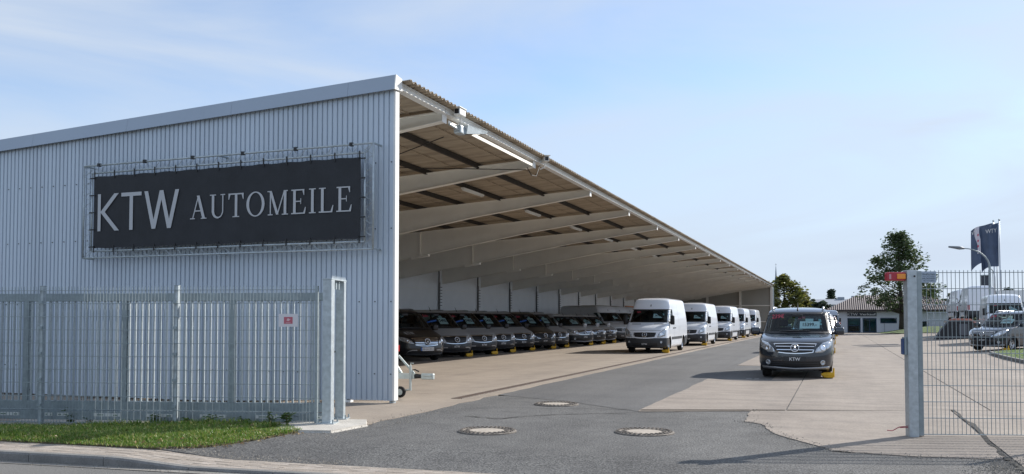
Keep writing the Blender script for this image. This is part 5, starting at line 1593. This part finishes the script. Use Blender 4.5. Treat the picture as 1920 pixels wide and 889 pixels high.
for k, (y, lb) in enumerate(((49.3,'white compact van in the shed, first of the three pale ones beside the dark vans'),(52.2,'middle one of the three pale compact vans in the shed'),(55.0,'third pale compact van in the shed, next to the tall white vans'))):
    o = w1 if k == 0 else copy_tree(w1)
    o['label'] = lb; place(o, *wheel_to_root(citan_sp,-13.85,y,TH), TH)
    put_clamp(o, citan_sp, 'yellow clamp on the ' + ['first','middle','third'][k] + ' pale compact van in the shed')
tw = build_van(sprint_sp,'panel_van','x',P_greyw,bumper=M_bump,group=gC,card='22990.-')
for k, (y, lb) in enumerate(((58.6,'tall pale panel van in the shed showing its long plain side above the compact vans'),(62.0,'tall pale panel van just behind the one showing its long plain side'))):
    o = tw if k == 0 else copy_tree(tw)
    o['label'] = lb; place(o, *wheel_to_root(sprint_sp,-13.9,y,TH), TH)
o = copy_tree(tw); o['label'] = 'third tall pale panel van in the shed, mostly hidden by the nearest white van'; place(o, *wheel_to_root(sprint_sp,-13.9,65.4,TH), TH)
# ---- right side behind the mesh
cr = copy_tree(c1); cr['label'] = 'dark blue compact van behind the mesh fence beside the grass island'; cr['group'] = 'vans on the right side of the yard'
place(cr,6.75,45.0,R(-130)); put_clamp(cr,citan_sp,'yellow clamp on the compact van behind the mesh fence')
# ------------------------------------------------------------------ trailer behind the gable corner
tr = thing('car_trailer','grey steel car trailer with drawbar and jockey wheel poking out behind the gable corner','trailer',(-9.6,14.95,0.012))
def T(b, name, m, parent=tr, smooth=False): return b.build(name, m, parent, smooth=smooth)
M_tr = mat('trailer_steel',(0.50,0.54,0.52),0.45,metal=0.45,var=0.12,scale=8)
b = MB(); b.rbox(-3.0,0.2,-0.85,0.85,0.42,0.50,0.01); b.rbox(-3.0,0.2,-0.88,-0.84,0.5,0.85,0.01); b.rbox(-3.0,0.2,0.84,0.88,0.5,0.85,0.01); T(b,'trailer_bed',M_tr)
b = MB(); b.add([(0.2,-0.10,0.33),(0.2,0.02,0.33),(2.02,0.0,0.36),(2.02,-0.08,0.36),(0.2,-0.10,0.49),(0.2,0.02,0.49),(2.02,0.0,0.46),(2.02,-0.08,0.46)],[(0,3,2,1),(4,5,6,7),(0,1,5,4),(1,2,6,5),(2,3,7,6),(3,0,4,7)]); T(b,'drawbar',M_tr)
b = MB(); b.tube([(0.2,-0.7,0.44),(1.55,-0.09,0.43)],0.035,6); b.tube([(0.2,0.7,0.44),(1.55,0.02,0.43)],0.035,6); b.tube([(1.66,-0.04,0.80),(2.0,-0.04,0.46)],0.022,6); b.tube([(1.4,-0.04,0.9),(1.72,-0.04,0.46)],0.03,6); T(b,'brace',M_tr)
b = MB(); b.rbox(2.16,2.42,-0.085,0.005,0.35,0.47,0.02); b.rbox(2.22,2.40,-0.10,0.02,0.41,0.455,0.012); cp = T(b,'coupling',M_tr)
b = MB(); b.tube([(2.02,-0.04,0.41),(2.18,-0.04,0.41)],[0.05,0.035],10); b.build('bellows',M_black,cp,smooth=True)
b = MB(); b.tube([(2.0,-0.04,0.47),(1.9,-0.04,0.52),(2.02,-0.04,0.535),(2.1,-0.04,0.50)],0.014,6); T(b,'brake_lever',M_black)
b = MB(); b.tube([(1.95,-0.10,0.62),(1.95,-0.10,0.14)],0.026,8); b.tube([(1.95,-0.10,0.16),(1.78,-0.10,0.12)],0.022,6); b.tube([(1.95,-0.10,0.62),(1.95,-0.10,0.66),(2.01,-0.10,0.66)],0.012,5); T(b,'jockey_leg',M_tr)
b = MB(); b.lathe([(0.06,-0.03),(0.105,-0.03),(0.11,0),(0.105,0.03),(0.06,0.03)],18,'y',(1.76,-0.15,0.11)); jw = T(b,'jockey_wheel',M_rubber,smooth=True)
b = MB(); b.lathe([(0.001,-0.03),(0.06,-0.028),(0.06,0.028),(0.001,0.03)],14,'y',(1.76,-0.15,0.11)); b.build('jockey_rim',M_tr,jw)
b = MB(); b.box(1.58,1.645,-0.05,0.03,0.88,1.0); T(b,'red_reflector',M_redl)
b = MB(); b.rbox(1.45,1.57,-0.1,0.06,0.46,1.15,0.01); T(b,'winch_post',M_tr)
for sg in (-1,1):
    b = MB(); b.lathe([(0.16,-0.08),(0.28,-0.08),(0.29,0),(0.28,0.08),(0.16,0.08),(0.001,0.06)],20,'y',(-1.5,sg*0.95,0.29)); T(b,'wheel',M_rubber,smooth=True)

# ------------------------------------------------------------------ sales building
BY = 110.0
sb = thing('sales_building','low white sales building with hipped tiled roof and KTW Verkauf sign','building',(7.0,BY,0))
def B_(b, name, m, parent=sb, smooth=False): return b.build(name, m, parent, smooth=smooth, loc=(-sb.location.x,-sb.location.y,0) if parent is sb else None)
M_bw = mat('render_white',(0.62,0.65,0.70),0.85,var=0.04,scale=0.8)
M_tile = mat('roof_tile',(0.13,0.095,0.085),0.85,var=0.25,scale=3)
M_frame = mat('frame_blue',(0.03,0.06,0.13),0.5)
def X2(px): return atY(px,BY)
x0, x1 = X2(1555), X2(1806)
ze = 2.72
dz = [(X2(1588.5),X2(1613),0.05,1.72),(X2(1617),X2(1643),0.05,1.72),(X2(1650),X2(1681),1.12,1.74),(X2(1722),X2(1740),0.55,1.35)]
cuts = sorted(dz)
b = MB(); px_ = x0
for (a,c,z0,z1) in cuts:
    b.box(px_,a,BY,BY+0.3,-0.2,ze); b.box(a,c,BY,BY+0.3,z1,ze)
    if z0 > 0.1: b.box(a,c,BY,BY+0.3,-0.2,z0)
    px_ = c
b.box(px_,x1,BY,BY+0.3,-0.2,ze); b.box(x0,x0+0.3,BY+0.3,BY+12,-0.2,ze); b.box(x1-0.3,x1,BY+0.3,BY+12,-0.2,ze); b.box(x0+0.3,x1-0.3,BY+11.7,BY+12,-0.2,ze)
B_(b,'wall',M_bw)
b = MB(); b.box(x0+0.3,x1-0.3,BY+1.3,BY+1.4,-0.1,ze-0.1); b.box(x0+0.3,x1-0.3,BY+0.3,BY+1.3,-0.1,0.0); B_(b,'inner_wall',mat('inner_room',(0.55,0.66,0.67),0.9,var=0.4,scale=0.8))
for k, (a,c,z0,z1) in enumerate(dz):
    b = MB(); f = 0.07
    b.box(a,a+f,BY-0.03,BY+0.1,z0,z1); b.box(c-f,c,BY-0.03,BY+0.1,z0,z1); b.box(a+f,c-f,BY-0.03,BY+0.1,z1-f,z1); b.box(a+f,c-f,BY-0.03,BY+0.1,z0,z0+f)
    if k == 1: b.box((a+c)/2-0.03,(a+c)/2+0.03,BY-0.03,BY+0.1,z0+f,z1-f)
    if k == 0: b.box(a+f,c-f,BY-0.03,BY+0.08,z0+0.75,z0+0.80)
    wn = B_(b,'window' if k > 1 else 'glass_door',M_frame)
    q = MB(); q.box(a+f,c-f,BY+0.04,BY+0.05,z0+f,z1-f); q.build('pane',GL_b,wn)
for (xx,zz,w,h,c) in ((X2(1600),0.5,1.1,0.7,(0.02,0.02,0.022)),(X2(1602),1.15,1.1,0.35,(0.5,0.55,0.55)),(X2(1626),0.8,0.45,1.3,(0.08,0.14,0.13)),(X2(1637),0.7,0.5,1.2,(0.25,0.33,0.32))):
    b = MB(); b.box(xx-w/2,xx+w/2,BY+0.7,BY+0.85,zz-h/2,zz+h/2); B_(b,'interior_fitting',mat('fit%d'%int(xx*100+zz*1000),c,0.8))
b = MB(); sxa, sxb = X2(1588),X2(1643); b.box(sxa,sxb,BY-0.08,BY-0.01,1.94,2.42); sg_ = B_(b,'name_board',mat('board_grey',(0.05,0.055,0.07),0.6))
for (tx,xx,hh,wm) in (('KTW',X2(1598.5),0.34,1.15),('Verkauf',X2(1626.5),0.27,1.78)):
    vs, fs2, w = text2d(tx,hh,1.0,0.0 if tx == 'KTW' else 0.02); k = wm/w
    b = MB(); b.add([(xx+v[0]*k,BY-0.085,2.18+v[1]) for v in vs],fs2)
    o = b.build('board_letters',M_wtxt,sg_,fix=False)
# hipped roof with ribs
xe0, xe1 = x0-0.5, x1+0.5; yb = BY+12.5; yf = BY-0.5; zr0 = 2.66; rz = 4.55
rx0, rx1 = X2(1607)*1.03, xe1-4.0
b = MB(); ry = (yf+yb)/2
b.add([(xe0,yf,zr0),(xe1,yf,zr0),(xe1,yb,zr0),(xe0,yb,zr0),(rx0,ry,rz),(rx1,ry,rz)],[(0,1,5,4),(1,2,5),(2,3,4,5),(3,0,4),(0,3,2,1)])
rf_ = B_(b,'roof',M_tile)
b = MB(); N = 66
for k in range(N):
    xx = lerp(xe0+0.1,xe1-0.1,k/(N-1))
    t_ = min(1.0,(xx-xe0)/(rx0-xe0)) if xx < rx0 else (min(1.0,(xe1-xx)/(xe1-rx1)) if xx > rx1 else 1.0)
    b.tube([(xx,yf-0.02,zr0+0.03),(xx,lerp(yf,ry,t_),lerp(zr0,rz,t_)+0.03)],0.055,4)
b.build('tile_ribs',mat('tile_rib',(0.27,0.235,0.225),0.8),rf_,loc=(0,0,0))
b = MB(); b.box(xe0,xe1,yf-0.04,yf+0.0,zr0-0.16,zr0+0.02); b.box(xe0,xe1,yf,BY,zr0-0.16,zr0-0.13); B_(b,'eave_board',mat('eave_brown',(0.05,0.04,0.04),0.8))
b = MB(); b.tube([(x0+0.45,BY-0.05,0),(x0+0.45,BY-0.05,2.5)],0.035,6); b.tube([(X2(1658),BY-0.04,0.1),(X2(1658),BY-0.04,1.1)],0.025,6); B_(b,'downpipe',M_galvd)

# far grey hall with plant on its roof
def far_building(px0, px1, dist, zb, ztop, label, col, roofcol, depth=14, extras=()):
    xa, xb = atY(px0,dist), atY(px1,dist)
    t = thing('far_building', label, 'building', ((xa+xb)/2, dist, 0))
    w = (xb-xa)/2
    b = MB(); b.box(-w,w,0,depth,-0.5,zb); b.build('wall', mat('farw%d'%int(px0),col,0.9,var=0.08,scale=0.5), t)
    b = MB(); b.add([(-w-0.3,-0.3,zb),(w+0.3,-0.3,zb),(w+0.3,depth+0.3,zb),(-w-0.3,depth+0.3,zb),(-w,depth/2,ztop),(w,depth/2,ztop)],[(0,1,5,4),(2,3,4,5),(1,2,5),(3,0,4),(0,3,2,1)]); b.build('roof', mat('farr%d'%int(px0),roofcol,0.9,var=0.1,scale=0.5), t)
    for (nm, a0,a1,h0,h1) in extras:
        b = MB(); b.rbox(a0*w,a1*w,depth/2-1,depth/2+1,h0,h1,0.1); b.build(nm, mat('farx',(0.3,0.33,0.37),0.8), t)
    return t
far_building(1520,1640,175,4.4,5.6,'far low grey hall with flat roof behind the sales building',(0.33,0.36,0.40),(0.26,0.29,0.33),14,[('roof_vent',0.30,0.72,5.3,6.2),('roof_plant',-0.15,0.08,5.3,6.0)])
far_building(1880,2100,150,4.2,6.2,'far grey roofed building behind the flagpoles at the right',(0.40,0.43,0.47),(0.20,0.24,0.28),12)

# ------------------------------------------------------------------ lawns
L_lawn = mat('lawn',(0.075,0.125,0.025),0.95,var=0.35,scale=1.2,bump=0.5,bscale=30)
def mound(name, poly, zf, m):
    o = sheet(name, poly, 0.0, m, [lerp(min(p[0] for p in poly),max(p[0] for p in poly),i/12) for i in range(1,12)], [lerp(min(p[1] for p in poly),max(p[1] for p in poly),i/6) for i in range(1,6)], zf=zf)
    return tag(o, kind='structure')
lw = [(4.6,103),(6.2,97.5),(12,96),(22,97),(26,104),(26,109.4),(6,109.4),(4.2,107)]
mound('lawn', lw, lambda x,y: zg(x,y)+0.03+0.55*sm((x-4.2)/5)*sm((y-95.8)/6), L_lawn)
isl = [(6.15,30.5),(5.95,36),(6.15,41.2),(6.7,42.2),(14,43.0),(16,38),(16,29.5)]
mound('grass_island', isl, lambda x,y: zg(x,y)+0.10+0.05*sm((x-6)/2), L_lawn)
kb = thing('island_kerb', None, None); kb['kind'] = 'structure'
kp = [(16,29.4),(6.1,30.4),(5.88,33),(5.86,36),(5.95,39),(6.08,41.3),(6.65,42.32),(10,42.7),(14,43.1)]
kk = []
for a, c in zip(kp[:-1],kp[1:]):
    l = math.hypot(c[0]-a[0],c[1]-a[1]); n = max(1,int(l/1.0))
    kk += [(lerp(a[0],c[0],i/n),lerp(a[1],c[1],i/n)) for i in range(n)]
kk.append(kp[-1])
for a, c in zip(kk[:-1],kk[1:]):
    l = math.hypot(c[0]-a[0],c[1]-a[1]); an = math.atan2(c[1]-a[1],c[0]-a[0])
    b = MB(); b.rbox(0.006,l-0.006,-0.06,0.06,-0.05,0.13,0.015); o = b.build('kerbstone',M_kerb,kb,loc=(a[0],a[1],zg(*a))); o.rotation_euler.z = an
gb2 = MB()
for k in range(6000):
    x = rnd.uniform(5.9,12); y = rnd.uniform(30,43)
    if not in_poly(x,y,isl): continue
    z = zg(x,y)+0.10+0.05*sm((x-6)/2); h = rnd.uniform(0.03,0.08); a = rnd.uniform(0,6.28); w = 0.008
    gb2.v += [(x-w*math.cos(a),y-w*math.sin(a),z-0.01),(x+w*math.cos(a),y+w*math.sin(a),z-0.01),(x+rnd.gauss(0,0.02),y+rnd.gauss(0,0.02),z+h)]
    i = len(gb2.v)-3; gb2.f.append((i,i+1,i+2))
tag(gb2.build('grass',L_grass,fix=False),kind='stuff')

# ------------------------------------------------------------------ trees
def leafquads(b, c, r, n, ls, flat=0.75, rr=None):
    rr = rr or rnd
    for _ in range(n):
        while True:
            v = Vector((rr.uniform(-1,1),rr.uniform(-1,1),rr.uniform(-1,1)))
            if 0.15 < v.length < 1: break
        p = Vector(c) + Vector((v.x*r, v.y*r, v.z*r*flat)); s_ = ls*rr.uniform(0.6,1.3)
        m_ = Matrix.Rotation(rr.uniform(0,6.28),3,'Z') @ Matrix.Rotation(rr.uniform(-1.3,1.3),3,'X')
        q = [p + m_ @ Vector(e) for e in ((-s_,0,0),(0,-s_*0.6,s_*0.15),(s_,0,0),(0,s_*0.6,s_*0.15))]
        o = len(b.v); b.v += [tuple(e) for e in q]; b.f.append((o,o+1,o+2,o+3))
M_bark = mat('bark',(0.06,0.05,0.042),0.95,var=0.3,scale=6,bump=0.5)
def tree(name, label, x, y, z, H, Wd, prof, mleaf, nclump, leaves, ls, trunk_r, base=0.18, seed=1, group=None, cr=(0.07,0.13)):
    """tapered trunk, limbs out to every leaf clump; prof(t) gives crown half-width share at height share t"""
    rr = random.Random(seed)
    t = thing(name, label, 'tree', (x,y,z), 0, group)
    tk = MB(); lf = MB()
    lean = Vector((rr.gauss(0,0.02),rr.gauss(0,0.02),0))*H
    tk.tube([(0,0,-0.2),(0,0,H*0.2),tuple(lean*0.5+Vector((0,0,H*0.5))),tuple(lean+Vector((0,0,H*0.93)))],[trunk_r*1.15,trunk_r*0.9,trunk_r*0.55,trunk_r*0.1],8)
    tk.build('trunk',M_bark,t,smooth=True)
    lb = MB()
    for k in range(nclump):
        tt = rr.random()**0.85; a = rr.uniform(0,6.28)
        hw = prof(tt)*Wd/2; rad = hw*math.sqrt(rr.uniform(0.05,1.0))
        zc = H*(base+(0.98-base)*tt)
        c = Vector((math.cos(a)*rad, math.sin(a)*rad, zc)) + lean*tt
        if k % 2 == 0:
            s0 = lean*(tt*0.7) + Vector((0,0,max(H*base*0.9, zc-rad*0.55-0.05*H)))
            mid = s0.lerp(c,0.5)+Vector((0,0,-0.02*H))
            lb.tube([s0,mid,c],[trunk_r*0.28*(1-tt*0.6),trunk_r*0.16*(1-tt*0.6),0.012*H*0.1+0.005],4,False)
        leafquads(lf, c, Wd*rr.uniform(*cr), leaves, ls, 0.8, rr)
    lb.build('limbs',M_bark,t); cw = lf.build('crown',mleaf,t,fix=False)
    return t
Lf1 = leaf_mat('foliage_main',(0.038,0.07,0.026),(0.07,0.115,0.042),(0.13,0.16,0.07),0.45)
Lf2 = leaf_mat('foliage_autumn',(0.075,0.095,0.02),(0.135,0.145,0.03),(0.20,0.19,0.05),0.45)
Lf3 = leaf_mat('foliage_dark',(0.022,0.042,0.024),(0.038,0.062,0.034),(0.065,0.09,0.045),0.35)
Lf4 = leaf_mat('foliage_green',(0.03,0.05,0.014),(0.05,0.075,0.02),(0.085,0.105,0.03),0.3)
def tree_px(name, label, px, dist, py_base, py_top, wpx, prof, m, ncl, lv, ls, tr_, **kw):
    a, b = ray(px); y = dist; x = dist*a/b; Z = -x*SA + y*CA
    zb = EYE-(py_base-HOR)*Z/FPX; H = (py_base-py_top)*Z/FPX; Wd = wpx*Z/FPX
    return tree(name,label,x,y,zb,H,Wd,prof,m,ncl,lv,ls,tr_,**kw)
cone_oval = lambda t: (0.30+0.70*sm(t/0.22)) * (1-0.86*max(0,(t-0.22)/0.78)**1.25)
oval = lambda t: max(0.12, math.sqrt(max(0,1-(2*t-0.85)**2)))
tree_px('broadleaf_tree','large dark green broadleaf tree with open pointed crown beside the sales building',1690,102,614,436,148,cone_oval,Lf1,215,44,0.155,0.26,seed=5,base=0.16,cr=(0.05,0.115))
tree_px('broadleaf_tree','yellowing tree at the far end of the shed under the church spire',1470,128,615,519,84,oval,Lf2,130,40,0.24,0.25,seed=8,base=0.02,cr=(0.09,0.16))
tree_px('broadleaf_tree','small yellow green tree right of the yellowing one by the shed end',1512,132,615,556,46,oval,Lf2,45,36,0.24,0.15,seed=9,base=0.05,cr=(0.1,0.18))
tree_px('broadleaf_tree','thin pale treetop beside the small yellow green tree',1526,150,615,556,14,oval,Lf4,16,30,0.24,0.12,seed=19,base=0.1,cr=(0.2,0.35))
tree_px('palm_like_tree','spiky dark shrub tree left of the sales building',1540,118,618,563,30,lambda t: 0.5+0.5*t,Lf3,26,40,0.30,0.16,seed=10,base=0.35,cr=(0.15,0.25))
tree_px('conifer','small dark conifer standing above the far hall roof',1560,190,600,545,46,lambda t: max(0.05,1-1.0*t),Lf3,70,40,0.22,0.15,seed=11,base=0.05,cr=(0.1,0.2))
tree_px('broadleaf_tree','green tree behind the mesh fence left of the white vans',1745,116,616,538,52,oval,Lf4,60,36,0.26,0.16,seed=12,base=0.1,cr=(0.1,0.18))
for px, pt, w, sd, lb, mm in ((1890,540,36,21,'dark umbrella shaped tree at the right horizon',Lf3),(1918,548,40,22,'dark tree at the right edge of the view',Lf3),(1782,552,44,23,'pale distant tree behind the roof left of the white vans',Lf4),(1850,558,60,24,'low distant tree behind the display deck',Lf4),(1960,535,70,25,'broad dark tree beyond the right edge',Lf3)):
    tree_px('broadleaf_tree',lb,px,180,612,pt,w,oval,mm,40,32,0.34,0.2,seed=sd,base=0.3,cr=(0.12,0.2))
# distant wood along the horizon
wd = MB(); rr = random.Random(3)
for k in range(500):
    px = rr.uniform(1430,2050); Y = rr.uniform(240,300); x = atY(px,Y); leafquads(wd,(x,Y,rr.uniform(0,3.2)),2.4,16,0.55,0.9,rr)
tag(wd.build('distant_wood',Lf4,fix=False),kind='stuff')

# ------------------------------------------------------------------ church spire
a_, b_ = ray(1455.5); Yc = 420.0; xc = Yc*a_/b_; Zc = -xc*SA+Yc*CA
sp_ = thing('church_spire','slender blue grey church spire rising behind the yellowing tree','church',(xc,Yc,0))
zt_ = EYE+(HOR-500)*Zc/FPX; zb2 = EYE+(HOR-545)*Zc/FPX
M_hazy_slate = mat('hazy_slate',(0.10,0.15,0.23),0.7)  # slate grey with the blue of distant haze put into the colour
b = MB(); b.lathe([(1.5,zb2),(0.9,lerp(zb2,zt_,0.25)),(0.32,lerp(zb2,zt_,0.62)),(0.10,zt_)],8); b.build('spire',M_hazy_slate,sp_)
b = MB(); b.box(-1.8,1.8,-1.8,1.8,-0.5,zb2); b.build('tower',mat('tower_stone',(0.3,0.3,0.29),0.9,var=0.1),sp_)
b = MB(); b.tube([(0,0,zt_-0.1),(0,0,zt_+1.6)],0.05,5); b.tube([(-0.4,0,zt_+1.0),(0.4,0,zt_+1.0)],0.05,5); b.build('cross',M_black,sp_)

# ------------------------------------------------------------------ display deck with vans
PY = 69.0
px0, px1 = atY(1752,PY), atY(1990,PY)
deck = thing('display_deck','dark sided raised vehicle display deck with a red tubed ramp edge','display deck',(px0,PY,zg(px0,PY)))
xr_ = atY(1790,PY)-px0; zt2 = 1.42
b = MB()
prof_ = [(0,0.0),(0.25,0.45),(0.65,1.0),(1.0,zt2),(px1-px0,zt2),(px1-px0,0.0)]
prof_ = [(0,0.0),(0.45,0.75),(0.95,zt2-0.05),(1.25,zt2),(2.3,zt2-0.02),(2.75,zt2-0.35),(3.35,0.55),(3.7,0.0)]
b.prism(prof_,'y',0,1.2); b.build('ramp_end',mat('deck_dark',(0.02,0.022,0.028),0.6,var=0.2,scale=2),deck)
b = MB(); b.tube([(p[0]+0.0,-0.03,p[1]+0.05) for p in prof_[2:]],0.07,8); b.build('edge_tube',mat('faded_red',(0.48,0.20,0.15),0.6,var=0.2,scale=5),deck,smooth=True)
b = MB(); b.rbox(1.55,2.1,-0.03,-0.004,0.35,1.15,0.01); b.build('pale_panel',mat('pale_panel',(0.12,0.13,0.15),0.6),deck)
b = MB(); b.box(2.2,px1-px0,1.25,15.5,zt2-0.22,zt2); b.build('deck_floor',mat('deck_board',(0.27,0.24,0.21),0.85,var=0.15,scale=2),deck)
for k in range(5):
    for yy in (1.4,9.2,15.2):
        b = MB(); b.box(2.5+k*2.6,2.7+k*2.6,yy,yy+0.2,-0.1,zt2-0.22); b.build('deck_post',M_galvd,deck)
b = MB()
for k in range(4):
    b.tube([(-0.3+k*0.45,2.0+k*0.1,zt2-1.0),(-0.3+k*0.45,2.0+k*0.1,zt2+0.6)],0.03,5)
b.tube([(-0.3,2.0,zt2+0.55),(1.1,2.3,zt2+0.55)],0.03,5); b.tube([(-0.3,2.0,zt2+0.0),(1.1,2.3,zt2+0.0)],0.03,5)
b.build('hand_rail',M_galv,deck)
zd = zg(px0,PY)+zt2
gD = 'white vans on the raised display deck'
van_r = build_van(sprint_sp,'panel_van','white van on the display deck turned with its rear to the gate',P_white,bumper=M_bump,group=gD)
xb_ = atY(1842,PY+2.2); place(van_r, xb_-0.05, PY+6.8, R(90), zd)
o = copy_tree(van_r); o['label'] = 'white van at the far left end of the display deck, only its rear showing'; place(o, atY(1797,PY+12)+0.35, PY+14.2, R(92), zd)
dk2 = MB(); 
o = copy_tree(s1); o['label'] = 'tall white van facing the gate behind the dark compact van at the grass island'; o['group'] = gD
place(o, 9.05, 56.0, R(-93), zg(9,57)+0.31)
pl_ = thing('concrete_plinth','low concrete plinth under the tall white van behind the grass island','plinth',(9.05,56.0,zg(9,57)),R(-93))
b = MB(); b.rbox(-5.0,1.3,-1.2,1.2,-0.3,0.30,0.03); b.build('slab',M_foot,pl_)

# ------------------------------------------------------------------ flags, poles, lamps
M_pole = mat('pole_metal',(0.45,0.48,0.52),0.4,metal=0.5)
FY = 62.0
def pole(px, pyt, Y, label, r=0.05):
    x = atY(px,Y); Z = -x*SA+Y*CA; zt = EYE+(HOR-pyt)*Z/FPX
    t = thing('flagpole', label, 'flagpole', (x,Y,zg(x,Y)), 0, 'flagpoles by the display deck')
    b = MB(); b.tube([(0,0,-0.1),(0,0,zt-zg(x,Y))],[r,r*0.6],10); b.build('mast',M_pole,t,smooth=True)
    b = MB(); b.lathe([(0.001,0.12),(0.06,0.06),(0.06,0.0),(0.001,0.0)],10,'z',(0,0,zt-zg(x,Y))); b.build('finial',M_galvd,t)
    b = MB(); b.lathe([(0.14,0.25),(0.12,0.0)],10); b.build('foot_sleeve',M_galvd,t)
    return x, Y, zt, Z
F1 = pole(1876.5,413,FY,'rightmost tall flagpole carrying the dark flag')
F2 = pole(1865.5,415,FY+3,'middle flagpole carrying the half hidden flag')
F3 = pole(1871,480,FY+6,'shorter flagpole between the two flag carrying ones')
M_flag = mat('flag_cloth',(0.07,0.10,0.165),0.85,var=0.2,scale=1.5)
M_flag2 = mat('flag_white',(0.62,0.60,0.66),0.85)
def flag(Fx, w, h, ztop, label, folds, txt, stripe=False, drop=0.55):
    x, Y, zt, Z = Fx
    t = thing('flag', label, 'flag', (x,Y,ztop))
    nx, nz = 26, 14
    def fn(u, v):
        ph = u*folds*math.pi
        return Vector((-w*(u-0.06*math.sin(ph*1.0)*0.5)*1.0, 0.36*math.sin(ph+v*1.1)*(0.25+u), -h*v - drop*u*u*0.9 - 0.1*math.sin(u*5+v*2)*u))
    b = MB()
    for j in range(nz+1):
        for i in range(nx+1): b.v.append(tuple(fn(i/nx,j/nz)+Vector((-0.05,0,0))))
    for j in range(nz):
        for i in range(nx): b.f.append((j*(nx+1)+i,j*(nx+1)+i+1,(j+1)*(nx+1)+i+1,(j+1)*(nx+1)+i))
    cl = b.build('cloth',M_flag,t,smooth=True,fix=False)
    def onflag(name, m, vs, fs):
        q = MB(); q.v = [tuple(fn(a,c)+Vector((-0.05,-0.04,0))) for a,c in vs]; q.f = fs; q.build(name,m,cl,fix=False)
    if stripe:
        vs = []; fs = []
        for j in range(21):
            v = j/20*0.72; c0 = 0.62-0.10*v + 0.04*math.sin(v*9)
            vs += [(c0+(0.22-0.08*v)*i/10,v) for i in range(11)]
        fs = [(11*j+i,11*j+i+1,11*j+i+12,11*j+i+11) for j in range(20) for i in range(10)]
        onflag('white_fold',M_flag2,vs,fs)
        for vv in (0.2,0.36,0.50):
            q = MB(); pts = [(0.66,vv),(0.72,vv),(0.72,vv+0.06),(0.66,vv+0.05)]
            q.v = [tuple(fn(a,c)+Vector((-0.05,-0.06,0))) for a,c in pts]; q.f = [(0,1,2,3)]; q.build('red_mark',mat('flag_red',(0.55,0.06,0.12),0.8),cl,fix=False)
    vs, fs2, wd_ = text2d(txt[0], 1.0)
    onflag('flag_text',M_wtxt,[(txt[1]-v[0]/wd_*txt[3], txt[2]-v[1]*txt[4]) for v in vs],fs2)
    return t
flag(F1,1.0,2.75,F1[2]-0.15,'dark flag with light lettering flying from the rightmost pole',2.6,('WTY',0.42,0.15,0.62,0.10),drop=0.40)
flag(F2,1.28,2.55,F2[2]-0.10,'dark flag with a white and red fold behind the rightmost flag',2.2,('W',0.87,0.10,0.2,0.11),stripe=True,drop=0.62)
def street_lamp(px, Y, pyt, arm_px, arm_py, label, hd=1.0, bend=0.35):
    x = atY(px,Y); Z = -x*SA+Y*CA; zt = EYE+(HOR-pyt)*Z/FPX; zb = zg(x,Y)
    dx = (arm_px-px)*Z/FPX; za = EYE+(HOR-arm_py)*Z/FPX
    t = thing('street_lamp', label, 'street lamp', (x,Y,zb), 0, 'arched street lamps')
    b = MB(); pts = [(0,0,-0.1),(0,0,zt-zb)]
    for k in range(1,9):
        a = k/8*math.pi/2; pts.append((dx*0.62*(1-math.cos(a)), dx*0.2*(1-math.cos(a)), zt-zb+(za-zt-0.05)*math.sin(a)))
    b.tube(pts,[0.07]*2+[0.058-0.004*k for k in range(8)],8); b.build('curved_mast',M_galvd,t,smooth=True)
    b = MB(); e = Vector(pts[-1]); f = Vector((dx,dx*0.3,za-zb+0.06)); b.tube([e-(f-e)*0.02,e.lerp(f,0.3),f],[0.05,0.11*hd,0.05*hd],8); b.build('lamp_head',mat('lamp_grey',(0.18,0.2,0.22),0.5,metal=0.3),t,smooth=True)
    return t
street_lamp(1857,60,502,1786,464,'tall street lamp whose curved arm reaches left in front of the flags')
street_lamp(1866,95,520,1845,500,'small distant street lamp with curved arm below the flags',0.8)
t = thing('chimney_stub','short dark roof pipe standing behind the white vans','roof pipe',(atY(1848,100),100,0))
b = MB(); b.rbox(-0.35,0.35,-0.35,0.35,0,6.0,0.05); b.build('pipe',mat('pipe_dark',(0.05,0.06,0.08),0.7),t)
b = MB(); b.rbox(-0.42,0.42,-0.42,0.42,6.0,6.12,0.03); b.build('cap',M_galvd,t)
# orange panel deep in the shed
t = thing('orange_panel','orange panel standing against the rear wall deep in the shed','panel',(-19.6,86,0.012))
b = MB(); b.rbox(-0.06,0.06,-1.8,1.8,0.3,2.9,0.02); b.build('board',mat('panel_orange',(0.55,0.16,0.03),0.6),t)
b = MB(); b.box(-0.3,0.3,-1.7,-1.6,0,0.3); b.box(-0.3,0.3,1.6,1.7,0,0.3); b.build('foot',M_galvd,t)
